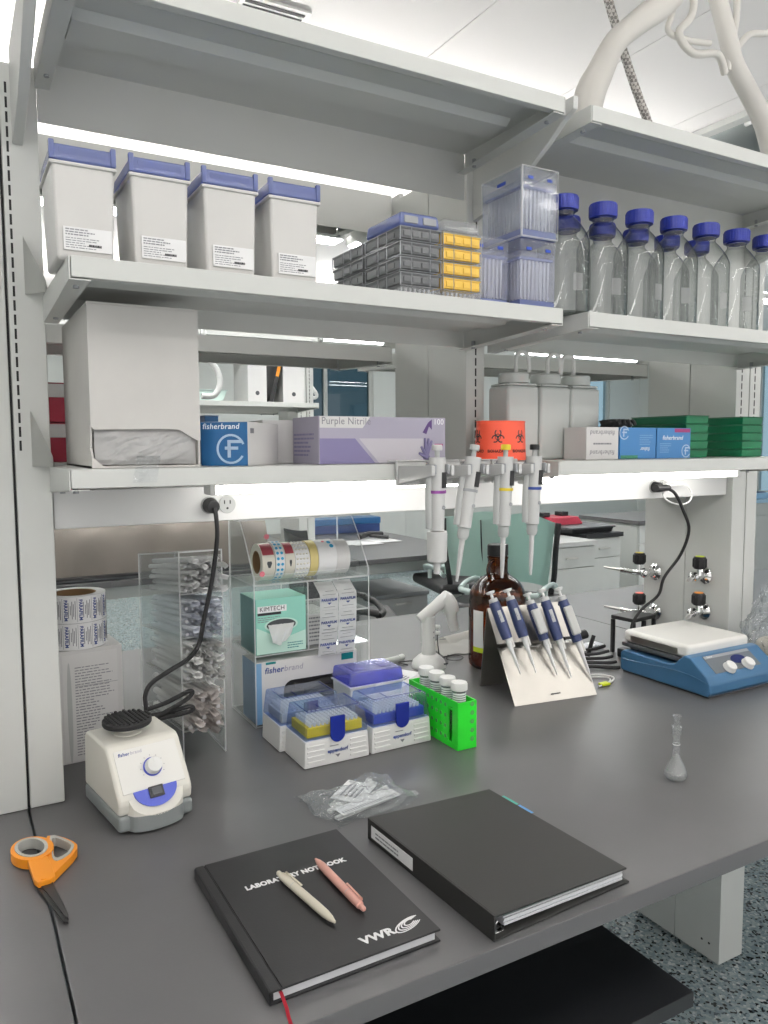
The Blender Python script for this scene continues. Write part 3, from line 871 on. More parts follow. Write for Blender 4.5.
# ---- biohazard tub
t = thing('biohazard_tub', 'bright orange-red tub with black biohazard symbols', 'tub', (.897, .560, Z1), 0)
def wedge(u, v): return None
b = MB(); b.lathe([(0, .001), (.055, .001), (.0565, .003), (.053, .077), (.054, .0785), (.054, .0805), (.050, .0805), (.0515, .010), (0, .010)], seg=48, sy=.8)
obj('tub_body', b, 'bio_orange', t)
def bent(mb, R=.0565, sy=.8, dz=.0):
    """wrap flat (x,z) print round the tub"""
    for v in mb.bm.verts:
        a = -PI / 2 + v.co.x / R; rr = R - (v.co.z - .003) * (.0035 / .074) + .0004 - v.co.y
        v.co = Vector((rr * math.cos(a), rr * math.sin(a) * sy, v.co.z))
    return mb
def bio(cx, cz, s):
    mb = MB()
    for k in range(3):
        a = PI / 2 + k * 2 * PI / 3
        ox, oz = cx + s * .50 * math.cos(a), cz + s * .50 * math.sin(a)
        mb.prism(ring2(ox, oz, s * .42, s * .16, a + .62, a + 2 * PI - .62, 26), 0, .0003, 'y')
    mb.prism(ring2(cx, cz, s * .36, s * .09, 0, 2 * PI, 30), 0, .0003, 'y')
    return mb
for cx in (-.093, -.037, .019): obj('biohazard_symbol', bent(bio(cx, .048, .0155)), 'ink', t)
for cx in (-.093, -.037, .019):
    o = txt('lettering', 'BIOHAZARD', .0078, 'ink', t, (0, 0, 0), (0, 0, 0), bold=.0002)
    me = o.data
    for v in me.vertices:
        x, zz, yy = v.co.x + cx, v.co.y + .0195, -v.co.z
        a = -PI / 2 + x / .0565; rr = .0565 - (zz - .003) * (.0035 / .074) + .0006
        v.co = Vector((rr * math.cos(a), rr * math.sin(a) * .8, zz))

# ---- translucent jugs
def jug():
    t = thing('plastic_jug', '', 'jug', (0, 0, 0), 0, 'translucent white jugs with bent tubes')
    b = MB(); w, d = .0435, .036
    b.frus((-w, w, -d, d), (-w, w, -d, d), 0, .160, .008, 4)
    obj('jug_body', b, 'hdpe', t)
    b = MB(); b.frus((-w + .003, w - .003, -d + .003, d - .003), (-.036, .036, -.034, .034), .1605, .1655, .004, 3); obj('shoulder', b, 'hdpe', t)
    c = MB().lathe([(.026, .166), (.0335, .167), (.0335, .186), (.031, .189), (0, .189)], seg=36); obj('screw_cap', c, 'hdpe', t)
    p = MB(); p.tube([(.006, 0, .1895), (.006, 0, .222), (.010, -.003, .232), (.022, -.006, .235), (.033, -.008, .226), (.036, -.009, .192)], .0045, 8, 5)
    obj('dispensing_tube', p, 'white_plastic', t)
    return t
J = jug(); J.location = (.998, .645, Z1); J['label'] = 'translucent white jug, leftmost, just behind the orange biohazard tub'
dup(J, (1.087, .643, Z1), 0, 'translucent white jug in the middle of the three jugs')
dup(J, (1.176, .643, Z1), 180, 'translucent white jug right beside the grey printed box')

# ---- boxes right of the jugs
def ubox(x, w, body, label, y=.53, d=.07, h=.070):
    t = thing('reagent_box', label, 'carton', (x, y, Z1), 0); obj('box_body', MB().box(0, w, 0, d, 0, h, .001), body, t); return t
t = ubox(1.105, .095, 'card_white', 'grey-white box lying upside down beside the rightmost jug')
UP = (-PI / 2, 0, 0)
FU = (PI / 2, PI, 0)
for z, s, m in ((.058, 'fisherbrand', 'ink_grey'), (.015, 'fisherbrand', 'ink_grey')):
    txt('lettering', s, .0150, m, t, (.047, -.0003, z), FU, shear=.15)
obj('printed_text', bars(.02, .075, .030, .038, 1, -.0003, rag=.1), 'ink_grey', t)
t = ubox(1.2055, .1125, 'print_sky', 'left of two sky-blue boxes, upside down, with green corner strip')
g = MB(); f_logo(g, .012, .058, .014, 0); obj('emblem', g, 'ink_pale', t)
o = txt('lettering', 'fisher', .0125, 'ink_white', t, (.078, -.0003, .022), FU, shear=.15, bold=.0001)
obj('printed_text', bars(.06, .105, .030, .055, 5, -.0003, fill=.35), 'print_sky_light', t)
obj('green_strip', MB().box(.002, .055, -.0004, 0, .0005, .008), 'print_green', t)
t = ubox(1.3215, .113, 'print_sky', 'right of two sky-blue boxes, with dark red corner strip')
g = MB(); f_logo(g, .098, .0165, .014, 0); obj('emblem', g, 'ink_pale', t)
txt('lettering', 'fisherbrand', .0140, 'ink_white', t, (.052, -.0003, .047), FACE_F, shear=.15, bold=.0001)
obj('printed_text', bars(.01, .05, .012, .036, 5, -.0003, fill=.35), 'print_sky_light', t)
obj('red_strip', MB().box(.058, .110, -.0004, 0, .060, .0685), 'print_magenta', t)
t = thing('black_glove', 'crumpled black glove lying on the left sky-blue box', 'glove', (1.235, .566, Z1 + .0692))
b = blob(-.032, .032, -.022, .03, 0, .02, .25, 21, 24, 10); obj('glove_palm', b, 'black_rubber', t, 80)
b = MB()
for k in range(4): b.tube([(-.02 + .012 * k, -.015, .01), (-.026 + .014 * k, -.028, .016), (-.03 + .016 * k, -.034, .006)], .004, 7, 4)
obj('glove_fingers', b, 'black_rubber', t)

# ---- green racks
def green(label):
    t = thing('green_rack', label, 'rack', (0, 0, 0), 0, 'green plastic tube racks')
    b = MB(); b.frus((-.038, .038, -.084, .084), (-.040, .040, -.0855, .0855), 0, .0180, .002)
    obj('rack_body', b, 'green_tray', t)
    b = MB(); b.box(-.041, .041, -.0865, .0865, .0181, .0200, .0008); obj('rack_rim', b, 'green_tray', t)
    return t
Gr = green('topmost green rack of the left stack behind the sky-blue boxes')
nm5 = ['lowest', 'second lowest', 'middle', 'second from top', 'topmost']
for k in range(5):
    lab = '%s green rack of the left stack, behind the sky-blue boxes' % nm5[k]
    if k == 0: Gr.location = (1.482, .635, Z1); Gr['label'] = lab
    else: dup(Gr, (1.482, .635, Z1 + .0203 * k), 0, lab)
for k in range(5):
    dup(Gr, (1.692, .637, Z1 + .0203 * k), 0, '%s green rack of the right stack, near the service column' % nm5[k])
# ================================================================ things on the bench, left half
def to_local(t, pts):
    m = Matrix.LocRotScale(t.location, t.rotation_euler, None).inverted()
    return [m @ Vector(p) for p in pts]
def fr(o, e1, e2):
    e1 = Vector(e1).normalized(); e2 = Vector(e2).normalized(); n = e1.cross(e2)
    m = Matrix((e1, e2, n)).transposed().to_4x4(); m.translation = o; return m
B0 = BZ + .0004
# ---- vortex mixer
t = thing('vortex_mixer', 'cream vortex mixer with black studded head and grey base', 'vortex mixer', (.1755, .515, B0), 9)
w = .0615
s = MB(); s.box(-w - .0005, w + .0005, .001, .172, .004, .0301, .006, 3); obj('base_skirt', s, 'grey_plastic', t)
n = 18
arc = [(-.046 + .092 * i / n, .004 - .021 * math.sqrt(max(0, 1 - ((-.046 + .092 * i / n) / .046) ** 2)) ** 1.0) for i in range(n + 1)]
s = MB(); s.prism(arc + [(.046, .02), (-.046, .02)], .004, .0295, 'z', .001); obj('base_bulge', s, 'grey_plastic', t)
prof = [(.004, .0302), (.001, .050), (.006, .060), (.052, .122), (.062, .128), (.155, .128), (.166, .118), (.171, .0302)]
s = MB(); s.prism(prof, -w, w, 'x', .008, 3); obj('body', s, 'warm_plastic', t)
s = MB(); s.prism(arc + [(.046, .02), (-.046, .02)], .0297, .05, 'z')
for v in s.bm.verts:
    if v.co.z > .04: v.co.z = min(.060 + 1.348 * (v.co.y - .006), .060) - .002
s._bev(list(s.bm.faces), .0012, 2)
obj('front_bulge', s, 'warm_plastic', t)
pm = fr((0, .006, .060), (1, 0, 0), (0, .046, .062))
s = MB(); s.box(-.052, .052, .003, .074, -.001, .0012, .001); pn = obj('control_panel', s.xf(pm), 'hot_white', t)
h = [(.036 * math.cos(PI + PI * i / 24), .0035 + .0300 * math.sin(PI + PI * i / 24)) for i in range(25)]
s = MB(); s.prism(h, -.0012, .0014, 'z'); obj('blue_crescent', s.xf(pm), 'accent_blue', pn)
s = MB(); s.box(-.012, .012, -.013, .005, .0, .0042, .001); sw = obj('rocker_switch', s.xf(pm), 'black_plastic', pn)
s = MB(); s.hexa([(-.008, -.010, .004), (.008, -.010, .004), (-.008, .002, .004), (.008, .002, .004), (-.008, -.010, .0075), (.008, -.010, .0075), (-.008, .002, .005), (.008, .002, .005)], .0004)
s.xf(pm); obj('rocker', s, 'dark_grey', t)
s = MB(); s.cyl((.004, .036, .001), (.004, .036, .0028), .0155, seg=32); s.xf(pm); obj('dial_ring', s, 'accent_blue', t)
s = MB(); s.cyl((.004, .036, .0028), (.004, .036, .016), .0138, .0122, 32, bev=.0015)
s.box(.0032, .0048, .040, .047, .0158, .0166); s.xf(pm); obj('dial_knob', s, 'white_plastic', t)
s = MB()
for k in range(9):
    a = math.radians(-30 + 30 * k); s.cyl((.004 + .0195 * math.cos(a), .036 + .0195 * math.sin(a), .0010), (.004 + .0195 * math.cos(a), .036 + .0195 * math.sin(a), .0015), .0007, seg=6)
s.xf(pm); obj('dial_marks', s, 'ink_grey', t)
q = math.atan2(.062, .046); o3 = pm @ Vector((-.046, .066, .0014))
txt('lettering', 'fisher', .0078, 'ink_blue', t, o3, (q, 0, 0), align='LEFT', shear=.15, bold=.00015)
txt('lettering', 'brand', .0078, 'print_lilac', t, pm @ Vector((-.0262, .066, .0014)), (q, 0, 0), align='LEFT', shear=.15)
s = MB().lathe([(.024, .1275), (.024, .1295), (.022, .131), (.017, .1325), (.017, .139), (.020, .141)], (-.008, .104, 0), 36); obj('head_collar', s, 'warm_plastic', t)
s = MB().lathe([(0, .131), (.014, .131), (.0145, .139), (.026, .141), (.039, .1425), (.0405, .145), (.0405, .1505), (.0385, .1525), (0, .1525)], (-.008, .104, 0), 48)
hd = obj('rubber_head', s, 'black_rubber', t)
s = MB()
for i in range(-5, 6):
    for j in range(-5, 6):
        x, y = i * .0072, j * .0072
        if math.hypot(x, y) < .0375 and abs(i) > 0: s.lathe([(.0030, .152), (.0026, .1555), (.0, .1562)], (x - .008, .104 + y, 0), 8)
s.box(-.0105, -.0055, .069, .139, .1523, .155, .0008)
o = obj('rubber_studs', s, 'black_rubber', hd)
# feet and cord (plugged into the rail)
for x in (-.045, .045):
    for y in (.02, .15): obj('foot', MB().cyl((x, y, 0), (x, y, .0045), .007, seg=12), 'black_rubber', t)
c = MB(); c.tube(to_local(t, [(.327, .668, 1.413), (.328, .661, 1.395), (.328, .66, 1.355), (.317, .66, 1.283), (.300, .66, 1.21), (.291, .665, 1.165), (.273, .672, 1.139), (.240, .678, 1.120), (.209, .685, 1.100), (.198, .690, 1.078), (.200, .696, 1.052), (.200, .700, 1.025), (.185, .700, .985), (.170, .6985, .968)]), .0042, 8, 6)
cord = obj('power_cord', c, 'black_rubber', t)
for k, pts in enumerate(([(.203, .6935, 1.050), (.235, .684, 1.060), (.272, .672, 1.078), (.277, .668, 1.074), (.262, .673, 1.060), (.222, .690, 1.036), (.198, .700, 1.020)], [(.205, .698, 1.035), (.24, .688, 1.040), (.274, .676, 1.048), (.279, .672, 1.042), (.26, .679, 1.036), (.225, .693, 1.028), (.192, .702, 1.012)])):
    c = MB(); c.tube(to_local(t, pts), .0042, 8, 6); obj('cord_loop', c, 'black_rubber', cord)
c = MB(); m = to_local(t, [(.327, .6960, 1.417), (.327, .672, 1.415)])
c.cyl(m[0], m[1], .0150, .0120, 16, bev=.002); pl = obj('plug', c, 'black_plastic', cord)

# ---- carton with film roll
t = thing('carton', 'narrow tall white carton with dense printed text behind vortex mixer', 'carton', (.128, .852, B0), 4)
obj('box_body', MB().box(-.062, .062, 0, .10, 0, .222, .0012), 'paper_grey', t)
p = MB().box(-.050, .052, -.0006, -.0001, .004, .214); e = obj('front_sheet', p, 'card_white', t)
obj('printed_text', bars(-.028, .045, .012, .19, 32, -.0006, fill=.32, rag=.55, rnd=random.Random(8)), 'ink_grey', e)
obj('grey_stripe', MB().prism(disc2(-.039, .10, .10, 20, .045), -.001, -.0006, 'y'), 'pip_grey', e)
obj('rule_line', MB().box(-.028, .052, -.001, -.0006, .150, .1508), 'ink_grey', e)
t = thing('film_roll', 'roll of printed white film standing on the narrow tall carton', 'roll', (.112, .905, B0 + .2226), 0)
R = .058
b = MB().lathe([(.040, 0), (R, 0), (R, .103), (.0405, .103)], seg=48); obj('film_body', b, 'paper', t)
b = MB().lathe([(.0402, .0005), (.0402, .1025), (.038, .1025), (.038, .0005), (.0402, .0005)], seg=48); obj('cardboard_core', b, 'kraft', t)
def wrapR(o, R, off=.0003):
    """bend a flat print (x along the turn, y up) round a standing cylinder"""
    for v in o.data.vertices:
        a = v.co.x / R; rr = R + off + v.co.z
        v.co = Vector((rr * math.cos(a), rr * math.sin(a), v.co.y))
def vert_text(parent, body, size, ang, zc, m, bold=0.):
    o = txt('lettering', body, size, m, parent, (0, 0, 0), FACE_T, bold=bold)
    for v in o.data.vertices:      # turn to read downwards
        x, y = v.co.x, v.co.y; v.co.x, v.co.y = y + R * ang, zc - x
    wrapR(o, R); return o
lines = MB(); rr = random.Random(2)
for k in range(7):
    a0 = math.radians(-168 + 27 * k)
    for zc in (.0255, .0775):
        vert_text(t, 'PARAFILM', .0088, a0 + .0, zc, 'ink_blue', .0003)
        for q, hh in ((.085, .03), (.15, .018), (.20, .034), (.245, .024), (.30, .036), (.36, .046)):
            lines.cyl((0, 0, 0), (0, 0, 0.00001), .00001, seg=3) if False else None
            a = a0 + q; c_, s_ = math.cos(a), math.sin(a)
            hw = .0006 if q != .36 else .00025
            r1 = R + .0004
            lines.hexa([(r1 * c_ + s_ * hw, r1 * s_ - c_ * hw, zc - hh / 2), ((R - .001) * c_ + s_ * hw, (R - .001) * s_ - c_ * hw, zc - hh / 2), (r1 * c_ - s_ * hw, r1 * s_ + c_ * hw, zc - hh / 2), ((R - .001) * c_ - s_ * hw, (R - .001) * s_ + c_ * hw, zc - hh / 2),
                        (r1 * c_ + s_ * hw, r1 * s_ - c_ * hw, zc + hh / 2), ((R - .001) * c_ + s_ * hw, (R - .001) * s_ - c_ * hw, zc + hh / 2), (r1 * c_ - s_ * hw, r1 * s_ + c_ * hw, zc + hh / 2), ((R - .001) * c_ - s_ * hw, (R - .001) * s_ + c_ * hw, zc + hh / 2)])
        a = a0 - .10
        lines.prism(disc2(0, 0, .0022, 3), -.0003, .0003, 'z') if False else None
obj('printed_lines', lines, 'ink_grey', t)
obj('print_divide', MB().lathe([(R - .001, .0512), (R + .0003, .0512), (R + .0003, .0518), (R - .001, .0518), (R - .001, .0512)], seg=48), 'ink_grey', t)

# ---- acrylic bin with wrapped serological pipettes
t = thing('acrylic_bin', 'tall clear acrylic bin stuffed with paper-wrapped pipettes, behind black cord', 'bin', (.325, .760, B0), 0)
w, D, H0, H1, SL = .0435, .368, .054, .411, -.13
for q in (-1, 1): obj('side_panel', MB().prism([(0, 0), (0, H1), (D, H1 + SL * D), (D, 0)], min(q * w, q * (w - .003)), max(q * w, q * (w - .003)), 'x', .0005, 1), 'acrylic', t)
def sloped(name, z, th=.003):
    m = MB(); a, b = .001, D - .001; x0, x1 = -w + .0032, w - .0032
    m.hexa([(x0, a, z + SL * a), (x1, a, z + SL * a), (x0, b, z + SL * b), (x1, b, z + SL * b), (x0, a, z + SL * a + th), (x1, a, z + SL * a + th), (x0, b, z + SL * b + th), (x1, b, z + SL * b + th)])
    return obj(name, m, 'acrylic', t)
SH = [H0, H0 + .098, H0 + .186, H0 + .272]
for z in SH: sloped('bin_shelf', z)
sloped('top_panel', H1 - .0032)
def wrapped(kind, L, r_, lab, v_):
    u = thing('wrapped_pipette', lab, 'wrapped pipette', (0, 0, -9), 0, 'paper-wrapped pipettes in the acrylic bin')
    b = MB()
    b.tube([(0, .02, 0), (0, .12, 0), (0, .30, 0)], r_, 7, 1); obj('sleeve', b, kind, u)
    b = MB(); bx = (0, 0, .001)[v_]; bz = (0, -.001, -.002)[v_]; fl = (.30, .40, .5 if r_ > .006 else .6)[v_]; ln = (.022, .040, .058)[v_]; kk = (2, 3, 5)[v_]
    def fn(a, v):
        th = 2 * PI * a; k = v
        q = k ** kk; rx = r_ * (1 + fl * q); rz = r_ * (1 - .12 * k + .25 * fl * q)
        return (rx * math.cos(th) + .0008 * math.sin(5 * th + v_) * q + bx * q, .0205 - ln * v + .006 * math.sin(2 * th + v_) * q, rz * math.sin(th) + .0014 * math.sin(3 * th + 1) * q + bz * q)
    b.grid(8, 6, fn); b.thick(.0003); obj('sleeve_end', b, kind, u, smooth=False)
    b = MB(); b.cyl((0, .004, 0), (0, .02, 0), r_ * .62, seg=8); obj('pipette_end', b, 'tip_white', u)
    return u
kinds = [('sleeve_film', .0068, 'pinkish film-wrapped pipette in lowest compartment of the acrylic bin'),
         ('sleeve_paper', .0058, 'white paper-wrapped pipette in second compartment of the acrylic bin'),
         ('paper_blue', .0054, 'blue-printed paper-wrapped pipette in third compartment of the acrylic bin'),
         ('tissue', .0050, 'white thin wrapped pipette in top compartment of the acrylic bin')]
rr = random.Random(11)
tops = SH[1:] + [H1 - .004]; TA = math.atan(SL)
for k, (kd, r_, lab) in enumerate(kinds):
    protos = [wrapped(kd, .3, r_, lab, v_) for v_ in range(3)]; used = set()
    z = SH[k] + .0040 + r_ * 1.1; row = 0; n = 0
    while z < tops[k] - r_ * 1.2:
        n = 0; xx = -w + .0050 + r_ * (1.0 if row % 2 == 0 else 2.22)
        while xx < w - .0050 - r_:
            y = rr.uniform(-.004, .004) - .020
            rot = tuple((Matrix.Rotation(math.radians(rr.uniform(-.12, .12)), 3, 'Z') @ Matrix.Rotation(TA, 3, 'X') @ Matrix.Rotation(rr.uniform(-.9, .9), 3, 'Y')).to_euler())
            loc = (.325 + xx, .760 + y + .002, B0 + z + SL * (y + .002))
            v_ = (n - row // 2 - row) % 3; n += 1
            if v_ not in used:
                used.add(v_); protos[v_].location = loc; protos[v_].rotation_euler = rot
            else: dup(protos[v_], loc, None, lab, rot=rot)
            xx += r_ * (2.75 if k == 0 else 2.55)
        z += r_ * (2.45 if k == 0 else 2.3); row += 1

# ---- acrylic organiser with its contents
t = thing('acrylic_organizer', 'clear acrylic organizer rack holding tape rolls, tissue box and glove box', 'organizer', (.463, .849, B0), 0)
W, D = .281, .165
prof = [(0, 0), (0, .372), (.045, .405), (.052, .440), (D, .440), (D, 0)]
sp = [(0, 0), (0, .33), (.055, .41), (.085, .445), (D, .445), (D, 0)]
obj('side_panel', MB().prism(sp, 0, .003, 'x', .0005, 1), 'acrylic', t)
obj('side_panel', MB().prism(sp, W - .003, W, 'x', .0005, 1), 'acrylic', t)
obj('back_panel', MB().box(.0032, W - .0032, D - .003, D, .001, .445, .0005), 'acrylic', t)
for z in (.0, .156, .3105): obj('rack_shelf', MB().box(.0032, W - .0032, .001, D - .0032, z + .0005, z + .0035, .0005), 'acrylic', t)
obj('rack_shelf', MB().box(.129, W - .0032, .001, D - .0032, .235, .238, .0005), 'acrylic', t)
obj('divider', MB().box(.1255, .1285, .001, D - .0032, .160, .310, .0005), 'acrylic', t)
obj('front_lip', MB().box(.0032, W - .0032, 0, .003, .3145, .334, .0005), 'acrylic', t)
obj('top_bar', MB().prism([(.088, .4452), (D, .4452), (D, .4482), (.088, .4482)], 0.0, W, 'x', .0005, 1), 'acrylic', t)
OX, OY = .463, .849
# tape rolls lying on their rims in the top bin
zc = B0 + .3145; r0 = .041
x = OX + .026
for nm, wd, m, lab, r_ in (('tape_roll', .030, 'tape_cream', 'clear tape roll with red print and black arrow, leftmost in the organizer', .041),
                       ('tape_roll', .022, 'paper', 'white tape roll with blue dots in the organizer', .0425),
                       ('tape_roll', .024, 'tape_cream', 'cream and red tape roll with black arrow, right of the blue-dotted roll', .041),
                       ('tape_roll', .036, 'paper', 'white bubbled tape roll in the middle of the organizer row', .040),
                       ('tape_roll', .020, 'tape_yellow', 'yellow tape roll in the organizer row', .041),
                       ('tape_roll', .046, 'paper', 'white tape roll with two blue spots, second from right end', .041),
                       ('tape_roll', .034, 'card_white', 'plain white label roll at the right end of the organizer row', .040)):
    u = thing(nm, lab, 'tape roll', (x, OY + .053, zc + r_ * 1.012 + .0003), 0)
    obj('tape', MB().lathe([(.026, .0005), (r_, .0005), (r_, wd - .0005), (.026, wd - .0005)], axis='x', seg=40), m, u)
    obj('core', MB().lathe([(.0258, .001), (.0258, wd - .001), (.024, wd - .001), (.024, .001), (.0258, .001)], axis='x', seg=32), 'kraft', u)
    if 'blue dots' in lab:
        for k in range(12):
            a = math.radians(100 + 17 * k)
            for xo in (.006, .0155):
                c_ = Vector((0, math.cos(a), math.sin(a))) * r_
                obj('blue_dot', MB().cyl((xo, c_.y * .98, c_.z * .98), (xo, c_.y * 1.008, c_.z * 1.008), .0034, seg=10), 'tape_blue', u)
    if 'red' in lab:
        b = MB()
        def band(a, v, wd=wd, r_=r_): q = math.radians(100 + 52 * a); return (.002 + v * (wd - .004), r_ * 1.006 * math.cos(q), r_ * 1.006 * math.sin(q))
        b.grid(12, 1, band); obj('red_print', b, 'tape_red', u)
        b = MB()
        def arrow(a, v, wd=wd, r_=r_): q = math.radians(172 + 20 * a); return (.010 + (wd - .018) * (.5 + (v - .5) * (1 - abs(a - .3) * .9)), r_ * 1.008 * math.cos(q), r_ * 1.008 * math.sin(q))
        b.grid(6, 2, arrow); obj('black_arrow', b, 'dark_grey', u)
    if 'two blue spots' in lab:
        for xo, a in ((.033, 118), (.036, 135)):
            c_ = Vector((0, math.cos(math.radians(a)), math.sin(math.radians(a)))) * r_
            obj('blue_spot', MB().cyl((xo, c_.y * .98, c_.z * .98), (xo, c_.y * 1.008, c_.z * 1.008), .0050, seg=12), 'tape_blue', u)
        c_ = Vector((0, math.cos(math.radians(112)), math.sin(math.radians(112)))) * r_
        obj('pink_spot', MB().cyl((.020, c_.y * .98, c_.z * .98), (.020, c_.y * 1.008, c_.z * 1.008), .0035, seg=12), 'pink_dot', u)
    if 'bubbled' in lab:
        b = MB()
        for k in range(11):
            a = math.radians(90 + 16 * k)
            for xo in (.006, .014, .022, .030):
                b.ell((xo, r_ * math.cos(a), r_ * math.sin(a)), .0032, .0022, .0022, 8, 6)
        obj('bubbles', b, 'tape_cream', u)
    x += wd * .97 + .0012
# pink dots stuck on the organiser front
for px, pz in ((.020, .338), (.050, .412)):
    obj('pink_sticker', MB().cyl((px, -.0002 if pz < .34 else .05, pz), (px, -.0012 if pz < .34 else .049, pz), .006, seg=18), 'pink_dot', t)
# tissue box
t2 = thing('tissue_box', 'mint green tissue box with tissue sticking out, in the acrylic organizer', 'tissue box', (OX + .0055, OY + .004, B0 + .1600), 0)
obj('box_body', MB().box(0, .117, 0, .100, 0, .122, .001), 'print_mint', t2)
obj('teal_side', MB().box(-.0006, .0, .001, .099, .001, .121), 'print_teal', t2)
p = obj('pale_print', MB().prism([(.001, .001), (.116, .001), (.116, .045), (.06, .030), (.001, .060)], -.0004, 0, 'y'), 'print_mint_pale', t2)
l = obj('title_strip', MB().box(.004, .071, -.0006, 0, .092, .106), 'paper', t2)
txt('lettering', 'KIMTECH', .0135, 'ink', t2, (.0375, -.0009, .0995), FACE_F, bold=0, xs=.98)
obj('black_strip', MB().box(.004, .058, -.0006, 0, .086, .0915), 'ink', t2)
obj('printed_text', bars(.004, .06, .070, .083, 3, -.0002, fill=.35), 'ink_grey', t2)
obj('printed_text', bars(.072, .112, .006, .022, 3, -.0006, fill=.35), 'print_teal', t2)
sl = MB().prism(disc2(.058, .062, .0135, 30, 2.6), -.0009, 0, 'y'); obj('slot_opening', sl, 'dark_grey', t2)
sl = MB(); o_ = disc2(.058, .062, .0155, 30, 2.5); i_ = disc2(.058, .062, .013, 30, 2.62)
for k in range(30):
    a, b_ = k, (k + 1) % 30
    sl.poly([(o_[a][0], -.0010, o_[a][1]), (o_[b_][0], -.0010, o_[b_][1]), (i_[b_][0], -.0010, i_[b_][1]), (i_[a][0], -.0010, i_[a][1])])
obj('slot_film', sl, 'print_mint_pale', t2)
ts = MB()
def tis(u, v):
    x = .030 + .062 * u + (-.004 + .012 * u) * 0; 
    wv = .003 * math.sin(u * 14 + v * 5)
    wd = 1 - .55 * v * (1 if u > .45 else .6)
    return (.058 + (u - .5) * .062 * wd - .006 * v, -.0015 - .013 * math.sin(v * 2.0) + wv * (.3 + v), .060 + .004 * (1 - v) - .040 * v * (1 - .5 * abs(u - .4)))
ts.grid(16, 12, tis); ts.thick(.0005); obj('tissue', ts, 'tissue', t2, 70)
# parafilm box and hanging strips
t3 = thing('film_box', 'white printed box right of the mint tissue box in the acrylic organizer', 'carton', (OX + .134, OY + .030, B0 + .1600), 0)
obj('box_body', MB().box(0, .062, 0, .10, 0, .072, .001), 'paper_grey', t3)
obj('printed_text', bars(.004, .056, .006, .066, 7, -.0003, fill=.4), 'ink_grey', t3)
t3 = thing('film_sheet', 'white printed film strip hanging over the organizer front in two columns', 'film', (OX + .148, OY - .0045, B0), 0)
def hang(x0, x1):
    g = MB()
    def fn(u, v):
        z = .304 - .162 * v; y = -.004 - .006 * math.sin(v * 3) + .036 * max(0, 1 - v * 7) 
        return (x0 + (x1 - x0) * u - .010 * v + .003 * v * v, y, z)
    g.grid(3, 30, fn); g.thick(.0004); return g, fn
for x0, x1 in ((.004, .049), (.0505, .0955)):
    g, fn = hang(x0, x1)
    st = obj('printed_strip', g, 'paper', t3, 60)
    for k, v in enumerate((.22, .53, .84)):
        a = fn(.5, v); b_ = fn(.5, v + .1)
        tx = txt('lettering', 'PARAFILM', .0082, 'ink_blue', st, (a[0], a[1] - .0012, a[2]), FACE_F, bold=.0003)
        obj('print_mark', MB().prism([(a[0] - .005, a[2] - .006), (a[0] + .005, a[2] - .006), (a[0], a[2] - .0105)], a[1] - .0016, a[1] - .0006, 'y'), 'ink_blue', st)
        for dz, hw in ((.012, .016), (.020, .010), (-.016, .014), (-.023, .018)):
            obj('print_line', MB().box(a[0] - hw, a[0] + hw, a[1] - .0016, a[1] - .0006, a[2] + dz, a[2] + dz + .0007), 'ink_grey', st)
# glove box in the bottom compartment
t4 = thing('glove_box', 'white glove box with black gloves in its slot, bottom of acrylic organizer', 'carton', (OX + .0045, OY + .0045, B0 + .0045), 0)
obj('box_body', MB().box(0, .245, 0, .09, 0, .138, .001), 'card_white', t4)
obj('blue_side', MB().box(-.0006, 0, .001, .089, .001, .137), 'print_sky_light', t4)
obj('blue_edge', MB().box(0.0, .012, -.0004, 0, .001, .137), 'print_sky_light', t4)
obj('green_corner', MB().box(.205, .235, -.0006, 0, .118, .137), 'print_teal', t4)
obj('green_corner', MB().box(.022, .045, -.0006, 0, .132, .137), 'print_teal', t4)
txt('lettering', 'fisher', .0185, 'ink_blue', t4, (.019, -.0006, .118), FACE_F, align='LEFT', shear=.15, bold=.0003)
txt('lettering', 'brand', .0185, 'print_lilac', t4, (.0640, -.0006, .118), FACE_F, align='LEFT', shear=.15)
sl = []
x0, x1, z0, z1, q = .063, .225, .038, .090, .022
for cx, cz, a in ((x1 - q, z1 - q, 0), (x0 + q, z1 - q, 90), (x0 + q, z0 + q, 180), (x1 - q, z0 + q, 270)):
    sl += [(cx + q * math.cos(math.radians(a + 90 * i / 8)), cz + q * math.sin(math.radians(a + 90 * i / 8))) for i in range(9)]
obj('glove_slot', MB().prism(sl, -.0006, 0, 'y'), 'black_plastic', t4)
t5 = thing('black_glove', 'black glove fingers hanging out of the slot of the white glove box', 'glove', (OX + .0045, OY + .0045, B0 + .0045), 0)
g = MB(); g.tube([(.19, -.006, .070), (.15, -.012, .064), (.115, -.016, .052), (.088, -.018, .036), (.068, -.018, .018), (.060, -.016, .010)], lambda s: .011 - .004 * s, 10, 5, .6)
obj('glove_finger', g, 'lab_blue' if False else 'black_rubber', t5)
g = MB(); g.tube([(.21, -.005, .060), (.17, -.009, .078), (.12, -.010, .074), (.085, -.008, .078)], lambda s: .010 - .003 * s, 10, 5, .6); obj('glove_finger', g, 'black_rubber', t5)
g = MB(); g.tube([(.20, -.004, .050), (.15, -.007, .048), (.11, -.007, .062)], lambda s: .010 - .003 * s, 10, 5, .6); obj('glove_finger', g, 'black_rubber', t5)

